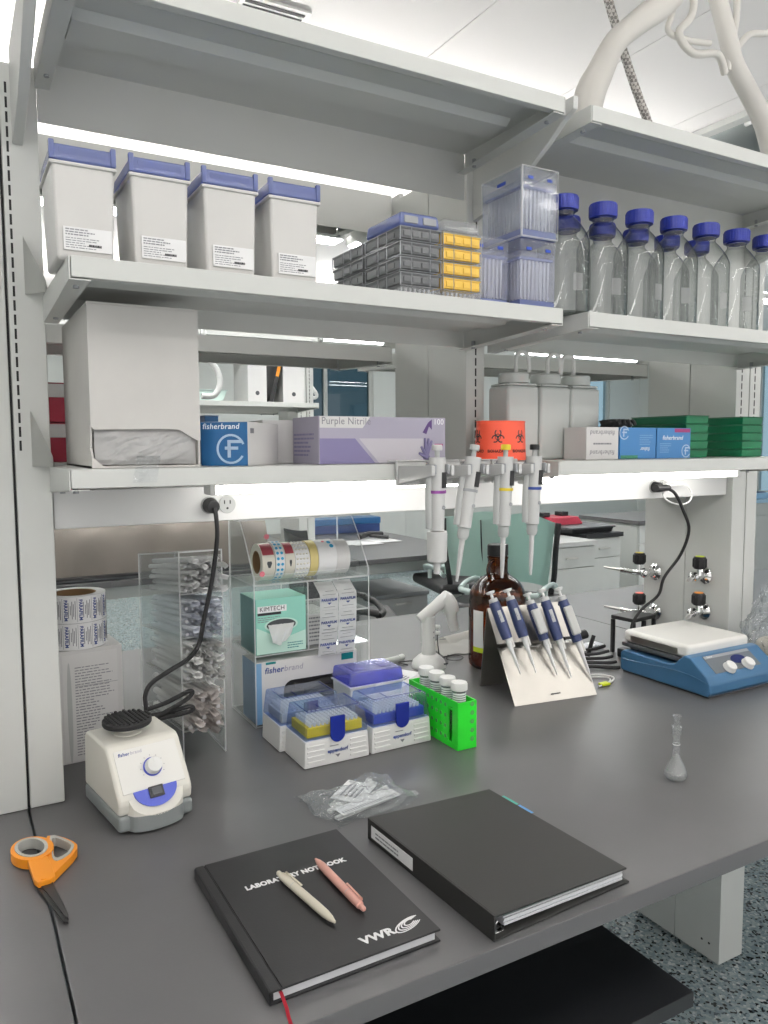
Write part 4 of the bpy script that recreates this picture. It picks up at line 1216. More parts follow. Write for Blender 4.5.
# ---- tip boxes on the bench
def tipbox(label, deck, loc, rz=0., W=.1385, D=.098):
    t = thing('tip_box', label, 'tip box', loc, rz, 'white and blue hinged tip boxes')
    b = MB(); b.frus((-.001, W + .001, -.001, D + .001), (.002, W - .002, .001, D - .001), 0, .052, .003, 2); base = obj('box_base', b, 'white_plastic', t)
    for sx in (.006, W - .042):
        for z in (.008, .018, .028, .038):
            obj('grip_rib', MB().box(sx, sx + .036, -.0026 + z * .04, .002, z, z + .005, .001), 'white_plastic', base)
    l = MB(); l.frus((.001, W - .001, .0005, D - .0005), (.007, W - .007, .006, D - .004), .0525, .104, .004, 3); 
    lid = obj('lid', l, 'lid_blue', t)
    l = MB(); l.box(.014, W - .014, .016, .0168, .1042, .1048); l.box(.014, .0148, .016, D - .014, .1042, .1048); l.box(W - .0148, W - .014, .016, D - .014, .1042, .1048)
    l.box(.046, .0468, .0168, .05, .1042, .1048)
    obj('lid_ridge', l, 'clip_blue', lid)
    d = MB(); d.box(.010, W - .010, .010, D - .010, .0545, .074, .002); dk = obj('tip_deck', d, deck, t)
    h = MB()
    for i in range(12):
        for j in range(8):
            x = .0195 + .009 * i; y = .0175 + .009 * j
            h.lathe([(.0033, .0742), (.0033, .082), (.0018, .082), (.0018, .0742)], (x, y, 0), 8)
    o = obj('pipette_tips', h, 'tip_white', t); o['kind'] = 'stuff'
    c = MB(); pts = [(-.0155, .094), (.0155, .094), (.0155, .062)] + [(.0155 * math.cos(-PI * i / 12), .058 + .0155 * math.sin(-PI * i / 12)) for i in range(13)] + [(-.0155, .062)]
    c.prism([(W / 2 + x, z) for x, z in pts], -.004, .001, 'y', .0015); obj('latch', c, 'clip_blue', t)
    txt('lettering', 'eppendorf', .0098, 'ink_blue', base, (W / 2, -.0012, .026), FACE_F, bold=.0003)
    obj('printed_text', bars(W / 2 - .016, W / 2 + .004, .034, .038, 1, -.0006), 'ink_grey', base)
    obj('print_mark', MB().prism([(W / 2 - .005, .018), (W / 2 + .005, .018), (W / 2, .012)], -.0022, -.0008, 'y'), 'ink_grey', base)
    return t
A = tipbox('white tip box with blue lid and yellow insert, nearest of the group', 'deck_yellow', (.469, .5985, B0), 0)
tipbox('white tip box with blue lid and pale insert, directly behind the yellow-insert box', 'pip_light', (.459, .701, B0), 0)
tipbox('white tip box with blue lid and dark blue insert, left of the green rack', 'deck_blue', (.6145, .5995, B0), 1.5, .141)
t = thing('tip_box', 'taller white tip box with violet lid, behind the blue-insert box', 'tip box', (.6265, .716, B0), 0)
b = MB(); b.frus((.003, .125, .003, .085), (0, .128, 0, .088), 0, .098, .003, 2); obj('box_base', b, 'white_plastic', t)
b = MB(); b.box(-.003, .131, -.003, .091, .0985, .1015, .001); obj('box_rim', b, 'white_plastic', t)
b = MB(); b.frus((-.0025, .1305, -.0025, .0905), (.001, .127, .001, .087), .1017, .130, .005, 3); lid = obj('lid', b, 'lid_violet', t)
b = MB()
for x in (.03, .098): b.box(x - .012, x + .012, .02, .068, .1302, .1312, .0005)
obj('lid_ridge', b, 'lid_violet', lid)
b = MB(); b.prism([(.072 + x, z) for x, z in disc2(0, .094, .009, 20, 1.9)], -.0085, -.0035, 'y', .001); obj('latch', b, 'white_plastic', t)
for z in (.045, .06, .075): obj('grip_rib', MB().box(.02, .11, -.001, .003, z, z + .004, .0008), 'white_plastic', t)
# ================================================================ things on the bench, middle and right
# ---- green rack with tubes
t = thing('tube_rack', 'neon green slotted tube rack holding four white-capped tubes', 'tube rack', (.7715, .528, B0), 0)
L, Wd, H = .190, .046, .098
f = MB(); f.box(0, Wd, 0, .003, 0, H, .001)
def wall_slots(x0, x1):
    """side wall with slot window near the front"""
    m = MB()
    m.box(x0, x1, .0032, .020, 0, H); m.box(x0, x1, .020, .034, 0, .012); m.box(x0, x1, .020, .034, .084, H); m.box(x0, x1, .034, L - .003, 0, H)
    return m
obj('side_wall', wall_slots(0, .003), 'green_neon', t); obj('side_wall', wall_slots(Wd - .003, Wd), 'green_neon', t)
obj('end_wall', f, 'green_neon', t)
obj('end_wall', MB().box(0, Wd, L - .003, L, 0, H, .001), 'green_neon', t)
obj('rack_floor', MB().box(.0032, Wd - .0032, .0032, L - .0032, .002, .005), 'green_neon', t)
tops = MB()
ys = [.030 + .0415 * k for k in range(4)]
import itertools
prev = .0032
for y in ys:
    tops.box(.0032, Wd - .0032, prev, y - .0165, H - .022, H - .019); tops.box(.0032, .0062, y - .0165, y + .0165, H - .022, H - .019); tops.box(Wd - .0062, Wd - .0032, y - .0165, y + .0165, H - .022, H - .019); prev = y + .0165
tops.box(.0032, Wd - .0032, prev, L - .0032, H - .022, H - .019)
obj('rack_deck', tops, 'green_neon', t)
b = MB()
for i in range(9):
    for j in range(4):
        y = .045 + .0165 * i; z = .018 + .022 * j
        b.prism([(y + a, z + c) for a, c in disc2(0, 0, .0042, 8)], -.0006, .0002, 'x')
obj('side_dimples', b, 'green_clear', t)
b = MB()
for j in range(5): b.prism([(.035 + a, .020 + .018 * j + c) for a, c in disc2(0, 0, .005, 10)], -.0006, .0002, 'y')
obj('end_dimples', b, 'green_clear', t)
def tube50():
    u = thing('centrifuge_tube', '', 'tube', (0, 0, 0), 0, 'white-capped tubes in the neon green rack')
    obj('tube_body', MB().lathe([(0, 0), (.004, .001), (.0135, .014), (.0142, .10), (.0142, .108), (.0132, .108), (.0128, .016), (.0035, .0025), (0, .002)], seg=28), 'clear_plastic', u)
    obj('label', MB().lathe([(.01445, .078), (.01445, .100)], seg=28), 'paper', u)
    b = MB()
    for k in range(4): b.lathe([(.0147, .081 + .0045 * k), (.0147, .083 + .0045 * k)], seg=24)
    obj('printed_text', b, 'ink_grey', u)
    c = MB().lathe([(.0152, .104), (.0168, .105), (.0170, .118), (.016, .1205), (0, .1207)], seg=36); cap = obj('screw_cap', c, 'white_plastic', u)
    k = MB()
    for i in range(26):
        a = 2 * PI * i / 26; k.cyl((.017 * math.cos(a), .017 * math.sin(a), .1055), (.017 * math.cos(a), .017 * math.sin(a), .1178), .0006, seg=5)
    obj('cap_ribs', k, 'white_plastic', cap)
    return u
Q = tube50()
for i, (y, lab) in enumerate(zip(ys, ('front end, nearest the viewer', 'second from the front end', 'third from the front end', 'far end'))):
    loc = (.7715 + Wd / 2, .528 + y, B0 + .0105); lab = 'white-capped tube in the neon green rack, ' + lab
    if i == 0: Q.location = loc; Q['label'] = lab
    else: dup(Q, loc, 40 * i, lab)

# ---- white pipette controller on a stand (curved neck)
t = thing('barcode_scanner', 'white gooseneck barcode scanner on round foot behind the green rack', 'scanner', (1.046, 1.066, B0), 0)
obj('foot', MB().lathe([(0, 0), (.047, 0), (.0475, .006), (.044, .018), (.032, .030), (.0235, .036), (0, .036)], seg=40), 'white_plastic', t)
obj('foot_mark', MB().box(.022, .038, -.0385, -.0365, .010, .014), 'dark_grey', t)
b = MB(); b.tube([(0, 0, .034), (-.001, 0, .08), (-.002, 0, .122), (-.001, 0, .142)], lambda s: .0195 - .002 * s, 20, 5); col = obj('column', b, 'white_plastic', t)
for z in (.085, .100): obj('button', MB().cyl((.004, -.0185, z), (.004, -.0200, z), .0022, seg=10), 'pip_grey', col)
for z in (.095, .112): obj('side_knob', MB().cyl((.017, -.008, z), (.028, -.014, z), .006, .005, 14), 'white_plastic', col)
b = MB(); b.tube([(-.026, .006, .135), (-.010, .002, .147), (.018, -.003, .165), (.040, -.006, .181), (.052, -.008, .184)], lambda s: .0135 + .007 * s, 18, 5); obj('neck', b, 'white_plastic', t)
b = MB(); b.tube([(.040, -.006, .192), (.054, -.009, .182), (.063, -.012, .165), (.066, -.013, .150)], lambda s: .021 + .002 * math.sin(s * 3), 20, 5); obj('head', b, 'white_plastic', t)
b = MB(); b.tube([(.064, -.013, .152), (.068, -.014, .125), (.076, -.016, .098)], lambda s: .0165 - .004 * s, 16, 4); obj('nozzle', b, 'white_plastic', t)
b = MB(); b.tube([(.028, .0, .10), (.036, .010, .06), (.050, .02, .012), (.075, .045, .004), (.12, .05, .004), (.13, .02, .004), (.10, .0, .004), (.075, .02, .0045), (.105, .06, .004)], .0016, 6, 6); obj('cable', b, 'black_rubber', t)
b = MB(); b.tube([(.03, .03, .004), (-.02, .06, .004), (-.06, .065, .004), (-.05, .03, .004)], .002, 6, 6); obj('cable', b, 'black_rubber', t)

# ---- papers and cloth behind
t = thing('paper_sheet', 'white paper slips lying left of the scanner foot', 'paper', (.905, 1.005, B0), 30)
for k in range(3): obj('sheet', MB().box(-.07 + .008 * k, .065 + .008 * k, -.045 + .006 * k, .04 + .006 * k, .0012 * k, .0012 * k + .0009), 'paper', t)
obj('printed_text', (lambda m: m.xf(Matrix.Translation((0, 0, .0042)) @ Matrix.Rotation(-PI / 2, 4, 'X')))(bars(-.02, .05, -.03, .03, 6, 0)), 'ink_grey', t)
t = thing('plastic_tube', 'short white plastic rod lying behind the violet-lidded tip box', 'rod', (.93, 1.13, B0), 0)
obj('rod', MB().tube([(-.075, -.02, .0095), (-.02, .0, .0095), (.07, .02, .0095)], .0085, 12, 4), 'hdpe', t)
obj('rod_end', MB().tube([(.066, .0185, .0095), (.085, .026, .0095)], .0095, 12, 1), 'hdpe', t)
t = thing('cloth', 'folded white cloth lying between the scanner and the amber bottle', 'cloth', (1.235, 1.215, B0), 0)
g = MB()
def clo(u, v):
    return (-.10 + .21 * u + .02 * v, -.09 + .16 * v - .03 * u, .003 + .026 * math.sin(PI * min(1, u * 1.05)) ** .8 * (.35 + .65 * v) * (1 - .6 * (1 - u)) * max(0, math.sin(PI * v)) + .004 * math.sin(9 * u + 5 * v) ** 2)
g.grid(24, 18, clo); g.thick(.003); obj('folded_cloth', g, 'rag', t, 70)
g = MB().grid(12, 8, lambda u, v: (-.03 + .12 * u, -.02 + .07 * v, .030 * math.sin(PI * v) * (.5 + .4 * u) + .012)); g.thick(.002); obj('upper_fold', g, 'rag', t, 70)

# ---- amber bottle
t = thing('amber_bottle', 'large brown glass bottle with dark cap, half full, behind the pipette stand', 'bottle', (1.219, .983, B0), 0)
R = .0795
prof = [(0, .004), (.060, .001), (.072, .001), (.0785, .008), (R, .02), (R, .180), (.0785, .195), (.0755, .209), (.070, .222), (.062, .234), (.051, .244), (.040, .251), (.032, .256), (.0285, .262), (.0275, .270), (.0275, .300), (.0290, .302), (.0290, .306), (.0255, .308), (.0255, .328)]
obj('glass_body', MB().lathe(prof, seg=48), 'amber_glass', t, 60)
obj('liquid', MB().lathe([(0, .006), (.058, .005), (.070, .008), (.0745, .02), (.0745, .118), (0, .118)], seg=48), 'liquid_amber', t)
cap = obj('screw_cap', MB().lathe([(.0262, .309), (.0285, .310), (.0288, .337), (.0275, .340), (0, .340)], seg=40), 'black_plastic', t)
def lb(u, v): a = math.radians(178 + 62 * u); return (R * 1.003 * math.cos(a), R * 1.003 * math.sin(a), .05 + .115 * v)
obj('label', MB().grid(12, 1, lambda u, v: lb(u * .42, v)), 'paper', t)
obj('label_stripe', MB().grid(10, 1, lambda u, v: tuple(Vector(lb(u * .42, v * .12)) * 1.0005)), 'yellow_green', t)
g = MB().tube([(-.026, -.014, .298), (-.041, -.018, .293), (-.050, -.022, .272), (-.044, -.022, .248)], .005, 8, 5); obj('neck_ring', g, 'amber_glass', t)

# ---- steel pipette stand
t = thing('pipette_stand', 'angled brushed steel pipette stand holding five blue-gripped pipettes', 'pipette stand', (1.040, .681, B0), -7.7)
Wd = .232
def sl(y): return y * 1.52
p = MB()
n = Vector((0, -.835, .55))
def plate(y0, y1, th=.0015):
    m = MB(); z0, z1 = sl(y0), sl(y1)
    m.hexa([(0, y0, z0), (Wd, y0, z0), (0, y0 + th, z0 - th * .3), (Wd, y0 + th, z0 - th * .3), (0, y1, z1), (Wd, y1, z1), (0, y1 + th, z1 - th * .3), (Wd, y1 + th, z1 - th * .3)]); return m
obj('front_plate', plate(.0005, .0785), 'brushed_steel', t)
obj('upper_plate', plate(.085, .137), 'brushed_steel', t)
m = MB()
for k in range(6):
    x0 = .0 if k == 0 else .012 + .046 * (k - 1) + .0115 + .006; 
    x1 = Wd if k == 5 else .012 + .046 * k + .0005
    m.box(x0, x1, .062, .0845, .1195, .1212, .0004)
m.box(0, Wd, .0765, .0845, .1195, .1212)
obj('slotted_ledge', m, 'steel', t)
m = MB(); m.hexa([(0, .137, .207), (Wd, .137, .207), (0, .1385, .2075), (Wd, .1385, .2075), (0, .170, .0005), (Wd, .170, .0005), (0, .1715, .0005), (Wd, .1715, .0005)]); obj('rear_plate', m, 'brushed_steel', t)
fm = fr((0, 0, 0), (1, 0, 0), (0, .55, .835))
txt('lettering', 'eppendorf', .0062, 'ink', t, (.118, .0095 - .0003, .0153), (math.atan2(.835, .55), 0, 0), bold=.0002)
stand = t
def pipette(label, grip='pip_blue', light=False, loc=None, rot=None, group='blue-gripped pipettes on the steel stand'):
    u = thing('pipette', label, 'pipette', loc, 0, group, rot)
    # local: tip at z=0, plunger at the top
    obj('tip_cone', MB().lathe([(.0, 0), (.0012, 0), (.0020, .022), (.0030, .024), (.0036, .055), (.0055, .075), (.0058, .098), (0, .098)], seg=16), 'tip_white', u)
    obj('ejector_sleeve', MB().tube([(.007, -.001, .070), (.0072, -.001, .095), (.0072, -.001, .11)], .0032, 8, 1), 'steel', u)
    g = MB(); g.tube([(0, 0, .096), (0, 0, .120), (0, -.001, .160), (0, 0, .195)], lambda s: .0115 + .0018 * math.sin(s * 3.0), 18, 5, .86)
    gr = obj('grip', g, grip, u)
    obj('finger_hook', MB().tube([(0, .010, .190), (0, .020, .192), (0, .027, .186)], .0038, 10, 4), grip, u)
    if light:
        g = MB(); g.box(-.0095, .0095, -.0175, -.004, .112, .180, .004, 3); obj('pale_grip', g, 'pip_light', u)
    else:
        g = MB(); g.box(-.004, .004, -.0132, -.010, .140, .172, .001); obj('volume_window', g, 'pip_grey', u)
    obj('collar', MB().lathe([(.0085, .1945), (.0095, .197), (.0088, .205), (.004, .2065)], seg=18), 'pip_light', u)
    obj('plunger_rod', MB().cyl((0, 0, .2065), (0, 0, .219), .0030, seg=12), 'white_plastic', u)
    obj('plunger_button', MB().lathe([(0, .2185), (.0065, .2185), (.0092, .222), (.0095, .2255), (0, .2265)], seg=18), 'white_plastic', u)
    return u
def aim(tip, top, face):
    """z runs from tip to top, -y looks towards face"""
    d = (Vector(top) - Vector(tip)).normalized()
    f_ = Vector(face); f_ = (f_ - d * f_.dot(d)).normalized()
    x_ = (-f_).cross(d); return Matrix((x_, -f_, d)).transposed().to_euler()
PT = [((1.071, .700, .983), (1.039, .780, 1.173)), ((1.115, .696, .981), (1.088, .776, 1.175)), ((1.177, .690, .968), (1.146, .770, 1.160)), ((1.215, .682, .958), (1.185, .762, 1.168)), ((1.270, .667, .943), (1.228, .749, 1.170))]
PL = ['blue-gripped pipette at the left end of the steel stand', 'blue-gripped pipette second from left on steel stand, with grey window', 'pipette with pale grip in the middle of the steel stand', 'blue-gripped pipette second from the right on the steel stand', 'blue pipette with pale panel at the right end of steel stand']
for k, ((a, b), lab) in enumerate(zip(PT, PL)):
    u = pipette(lab, 'pip_blue', k in (2, 4), a, aim(a, b, (-.35, -.85, .3)))
    sc_ = (Vector(b) - Vector(a)).length / .2265; u.scale = (1.18, 1.18, sc_)

# ---- hanging pipettes on their hooks
def hook(x, label):
    t = thing('pipette_hook', label, 'pipette holder', (x, .4425, Z1 - .020), 0, 'white clip-on pipette hooks')
    b = MB(); b.box(-.030, .030, -.006, -.0006, -.018, .026, .002); b.box(-.028, .028, -.006, .030, .0215, .0255, .001); obj('clamp', b, 'pip_light', t)
    for s in (-1, 1):
        b = MB(); b.hexa([(s * .0155, -.106, .002), (s * .0225, -.106, .002), (s * .0155, -.006, -.016), (s * .0270, -.006, -.016), (s * .0155, -.106, .019), (s * .0225, -.106, .019), (s * .0155, -.006, .017), (s * .0270, -.006, .017)], .002)
        obj('prong', b, 'pip_light', t)
    b = MB()
    for s in (-1, 1): b.box(min(s * .0105, s * .0152), max(s * .0105, s * .0152), -.104, -.074, .004, .0205, .002)
    obj('cradle_pad', b, 'mid_grey', t)
    return t
def pip2(label, band, loc, rot, wide=False):
    u = thing('pipette', label, 'pipette', loc, 0, 'grey-white pipettes hanging from the bottom shelf', rot)
    # local: hang point at z=0, tip downwards
    g = MB(); g.tube([(0, 0, .012), (0, 0, -.02), (0, 0, -.06), (0, 0, -.108)], lambda s: .0155 - .0022 * s, 20, 5, .9); body = obj('handle', g, 'pip_light', u)
    g = MB(); g.tube([(-.0135, .002, -.004), (-.0150, .002, -.05), (-.0140, .002, -.105)], .0062, 10, 4); obj('ejector_bar', g, 'pip_grey', u)
    g = MB(); g.tube([(.0, .013, .006), (.0, .020, .000), (.0, .024, -.010)], .005, 10, 4); obj('finger_hook', g, 'mid_grey', u)
    obj('display_window', MB().box(.000, .0090, -.0150, -.0105, -.038, -.012, .0008), 'black_plastic', body)
    obj('colour_band', MB().lathe([(.0152, -.047), (.0154, -.0465), (.0154, -.0425), (.0152, -.042)], seg=24, sy=.92), band, body)
    obj('logo_dot', MB().cyl((.004, -.0118, -.070), (.004, -.0142, -.070), .0032, seg=14), 'mid_grey', body)
    obj('plunger_rod', MB().cyl((0, 0, .012), (0, 0, .024), .0042, seg=12), 'pip_grey', u)
    obj('plunger_button', MB().lathe([(0, .0235), (.008, .0235), (.0085, .025), (.0085, .031), (.0075, .033), (0, .033)], seg=18), {'yellow': 'yellow', 'ink_blue': 'black_plastic', 'mid_grey': 'pip_grey', 'purple_band': 'pip_light'}[band], u)
    if wide:
        obj('wide_barrel', MB().lathe([(0, -.110), (.0165, -.110), (.0172, -.113), (.0165, -.158), (.0150, -.161), (.0062, -.162), (.0056, -.181), (0, -.181)], seg=28), 'pip_light', u)
    else:
        obj('nozzle_collar', MB().lathe([(0, -.108), (.0098, -.109), (.0098, -.122), (.0075, -.128), (0, -.128)], seg=20), 'pip_grey', u)
        obj('tip_cone', MB().lathe([(0, -.127), (.0048, -.127), (.0042, -.165), (.0030, -.190), (.0022, -.200), (0, -.200)], seg=14), 'pip_light', u)
    return u
HP = [(.604, 'leftmost hanging pipette, with wide barrel and purple band', 'purple_band', 0., True), (.675, 'second hanging pipette from left, tilted, with grey band', 'mid_grey', 9., False), (.745, 'third hanging pipette from left, with yellow band', 'yellow', 1.5, False), (.809, 'rightmost hanging pipette, with dark blue band', 'ink_blue', 1.5, False)]
for i, (x, lab, band, tilt, wide) in enumerate(HP):
    hook(x + .004, 'white clip-on hook carrying the ' + lab.split(',')[0])
    pip2(lab, band, (x + .004, .355, Z1 - .0005), (0, math.radians(tilt), 0), wide)

# ---- hotplate stirrer
t = thing('hotplate', 'blue hotplate stirrer with white square top and two white knobs', 'hotplate', (1.475, .487, B0), 0)
W, D = .262, .285
b = MB()
prof = [(.006, .004), (0, .012), (.001, .034), (.012, .052), (.060, .088), (.078, .090), (.092, .078), (.104, .064), (.125, .058), (D - .01, .060), (D, .052), (D, .008), (D - .006, .004)]
b.prism(prof, 0, W, 'x', .006, 3); obj('housing', b, 'hot_blue', t)
b = MB(); b.box(.004, W - .004, .006, D - .006, 0, .0045, .002); obj('underside', b, 'dark_grey', t)
pm2 = fr((0, .012, .052), (1, 0, 0), (0, .048, .036))
b = MB(); b.box(.040, W - .050, .003, .056, .0, .0014, .0005); pnl = obj('control_panel', b.xf(pm2), 'hot_panel', t)
b = MB(); b.box(.042, W - .052, .047, .055, .0013, .0019); obj('brand_strip', b.xf(pm2), 'mid_grey', pnl)
ah = math.atan2(.036, .048)
txt('lettering', 'Fisher', .0075, 'ink_white', t, pm2 @ Vector((.062, .051, .0021)), (ah, 0, 0))
txt('lettering', 'Isotemp', .0050, 'ink_white', t, pm2 @ Vector((W - .055, .051, .0021)), (ah, 0, 0)) if False else None
b = MB(); b.prism([(.150 + x, .031 + y) for x, y in disc2(0, 0, .013, 28, 2.0)], .0013, .0021, 'z'); obj('display', b.xf(pm2), 'display_blue', pnl)
for x in (.095, .165):
    b = MB(); b.lathe([(.0165, .0014), (.0165, .004), (.0148, .006), (.0142, .014), (.0125, .0155), (0, .0155)], (x, .0105, 0), 30); obj('knob', b.xf(pm2), 'white_plastic', t)
b = MB(); b.box(.012, W - .012, .100, D + .008, .0665, .078, .003); obj('plate_support', b, 'dark_grey', t)
b = MB(); b.box(.030, .050, .103, .12, .058, .0675); b.box(.20, .22, .103, .12, .058, .0675); b.box(.03, .05, D - .03, D - .01, .058, .0675); b.box(.20, .22, D - .03, D - .01, .058, .0675); obj('support_post', b, 'steel', t)
b = MB(); b.box(.016, W - .010, .078, D + .006, .0785, .112, .010, 4); pl = obj('hot_plate', b, 'hot_white', t)
b = MB(); b.box(.0150, .0162, .110, D - .02, .084, .100, .0004); obj('steel_strip', b, 'steel', pl)
b = MB(); b.tube([(-.0008, .006, .036), (-.0008, .06, .046), (-.0008, .13, .046), (-.0008, .2, .040), (-.0008, D - .01, .036)], .0012, 6, 6); obj('side_crease', b, 'hot_blue', t)
c = MB(); c.tube(to_local(t, [(1.489, .672, 1.415), (1.515, .668, 1.414), (1.545, .664, 1.400), (1.585, .67, 1.354), (1.622, .68, 1.299), (1.617, .70, 1.232), (1.590, .73, 1.167), (1.603, .76, 1.112), (1.575, .79, 1.07), (1.555, .805, 1.03), (1.555, .808, .985), (1.565, .790, .955), (1.58, .775, .948)]), .0042, 8, 6)
cord = obj('power_cord', c, 'black_rubber', t)
m = to_local(t, [(1.504, .6960, 1.417), (1.504, .676, 1.416), (1.478, .668, 1.415), (1.528, .668, 1.415)])
b = MB(); b.cyl(m[0], m[1], .0145, .0125, 16, bev=.002); b.cyl(m[2], m[3], .0105, .0075, 14, bev=.002); obj('plug', b, 'black_plastic', cord)
t = thing('white_cable', 'looped thin white cable hanging from the right-hand socket', 'cable', (1.539, .6865, 1.417), 0)
b = MB(); b.cyl((0, .009, 0), (0, -.006, 0), .011, .009, 14, bev=.002); obj('plug', b, 'white_plastic', t)
b = MB(); b.tube([(0, -.007, 0), (.03, -.0095, .006), (.065, -.010, .002), (.085, -.010, -.022), (.075, -.010, -.042), (.04, -.009, -.048), (.0, -.008, -.038), (-.02, -.006, -.02), (-.006, -.006, -.004)], .0022, 8, 6); obj('cable', b, 'white_plastic', t)

# ---- gas taps on the service column
def tap(y, z, col, side, label, lit=None):
    t = thing('gas_tap', label, 'gas tap', (1.7995, y, z), 0, 'chrome gas taps on service column')
    obj('wall_flange', MB().lathe([(0, 0), (-.0255, 0), (-.0255, .003), (-.020, .008), (-.013, .012), (0, .012)][0:0] + [(.0, -.014), (.012, -.014), (.020, -.009), (.0255, -.004), (.0255, -.0003), (0, -.0003)], axis='x', seg=32), 'chrome', t)
    obj('valve_body', MB().tube([(-.012, 0, 0), (-.034, 0, 0), (-.052, side * .002, 0)], lambda s: .0115, 16, 3), 'chrome', t)
    obj('valve_knuckle', MB().ell((-.046, 0, 0), .0165, .0165, .0155, 18, 12), 'chrome', t)
    s = side; ux, uy = (-.42, .907) if s > 0 else (-.86, -.51)
    def al(d, z): return (-.046 + ux * d, uy * d, z)
    obj('spout', MB().tube([al(.012, 0), al(.034, -.001), al(.058, .001), al(.074, .003)], lambda q: .0090 - .002 * q, 14, 4), 'chrome', t)
    obj('hose_barb', MB().tube([al(.072, .003), al(.10, .005), al(.128, .007)], lambda q: .0058 - .003 * q, 12, 3), 'steel', t)
    k = (-.049, s * .020)
    obj('stem', MB().cyl((k[0], k[1], .006), (k[0], k[1], .026), .0075, .006, 14), 'chrome', t)
    h = MB().lathe([(0, .025), (.014, .025), (.0175, .029), (.0185, .042), (.0175, .056), (.0145, .060), (0, .060)], (k[0], k[1], 0), 26); hd = obj('handle', h, 'black_plastic', t)
    b = MB()
    for i in range(10):
        a = 2 * PI * i / 10; b.cyl((k[0] + .0178 * math.cos(a), k[1] + .0178 * math.sin(a), .031), (k[0] + .0178 * math.cos(a), k[1] + .0178 * math.sin(a), .054), .0022, seg=6)
    obj('handle_ribs', b, 'black_plastic', hd)
    obj('colour_disc', MB().cyl((k[0], k[1], .0602), (k[0], k[1], .0616), .0125, .012, 22), col, hd)
tap(.945, 1.135, 'yellow', 1, 'chrome gas tap with yellow-topped black handle, upper left on column')
tap(.765, 1.150, 'yellow_green', -1, 'chrome gas tap with green-topped black handle, upper right on column')
tap(.942, 1.010, 'bio_orange', 1, 'chrome gas tap with red-topped black handle, lower left on column')
tap(.765, 1.046, 'orange', -1, 'chrome gas tap with orange-topped black handle, lower right on column')

# ---- black tripod stand, cables and clutter behind the hotplate
t = thing('black_stand', 'black plastic four-legged stand behind the hotplate', 'stand', (1.655, .895, B0), 8)
obj('stand_top', MB().box(-.055, .055, -.04, .04, .100, .112, .003), 'black_plastic', t)
for x, y in ((-.05, -.035), (.0, -.035), (.05, -.035), (-.05, .035), (.05, .035)): obj('leg', MB().box(x - .005, x + .005, y - .005, y + .005, 0, .0998, .001), 'black_plastic', t)
obj('stand_foot', MB().box(-.085, -.0555, -.045, -.005, 0, .026, .004), 'black_plastic', t)
t = thing('clamp_tool', 'black angled clamp lying right of the pipette stand', 'clamp', (1.46, .915, B0), 0)
obj('clamp_arm', MB().tube([(-.06, .0, .062), (-.02, .0, .066), (.025, .0, .070)], .014, 10, 3, .8), 'black_plastic', t)
obj('clamp_jaw', MB().tube([(-.055, 0, .058), (-.04, 0, .03), (-.025, 0, .002)], .011, 10, 3), 'black_plastic', t)
obj('clamp_handle', MB().tube([(.025, -.01, .0065), (.035, -.01, .035), (.045, -.012, .066)], .006, 10, 4), 'black_plastic', t)
for k in range(5):
    t = thing('black_cable', '', 'cable', (1.44, .79, B0), 0, 'black cables bundled behind the hotplate')
    t['label'] = ['thick black cable lowest of the bundle left of hotplate', 'second black cable of the bundle left of the hotplate', 'middle black cable of the bundle left of hotplate', 'fourth black cable of the bundle left of hotplate', 'topmost black cable of the bundle left of hotplate'][k]
    z = .0048 + .0093 * k * .8; yo = .022 * k
    obj('cable_sheath', MB().tube([(-.06 + .01 * k, .05 + yo, z), (-.02, .03 + yo * .8, z + .002), (.03, .0 + yo, z), (.045 + .012 * k, -.008 + yo * 1.2, z)], .0046, 8, 6), 'black_rubber', t)
    obj('strain_relief', MB().tube([(-.075 + .01 * k, .058 + yo, z + .001), (-.06 + .01 * k, .05 + yo, z + .001)], .0052, 8, 1), 'black_plastic', t)
t = thing('clear_packet', 'clear packet of pale blue sachets beside the black clamp', 'packet', (1.545, .985, B0), 0)
for k in range(5): obj('sachet', MB().box(-.06 + .026 * k, -.038 + .026 * k, -.02, .02, 0, .014, .004), 'paper_blue', t)
t = thing('white_wire', 'thin white wire with yellow tag beside the pipette stand', 'wire', (1.345, .735, B0), 0)
w_ = obj('wire', MB().tube([(-.07, .035, .003), (-.01, .05, .003), (.045, .03, .003), (.06, -.005, .003), (.03, -.03, .003), (-.01, -.035, .003)], .0024, 8, 6), 'white_plastic', t)
obj('wire', MB().tube([(-.06, .020, .003), (.0, .028, .003), (.035, .012, .003), (.045, -.008, .003), (.015, -.035, .0045), (-.03, -.045, .003)], .002, 8, 6), 'white_plastic', t)
obj('yellow_tag', MB().box(-.018, .010, -.047, -.030, .001, .0075, .002), 'yellow_green', w_)
t = thing('clear_bag', 'clear crumpled plastic bag on the bench beside the service column', 'bag', (1.885, .590, B0), 0)
obj('bag_contents', blob(-.060, .062, -.040, .042, .002, .080, .10, 31, 28, 12), 'foam', t, 80)
from mathutils import noise as mn
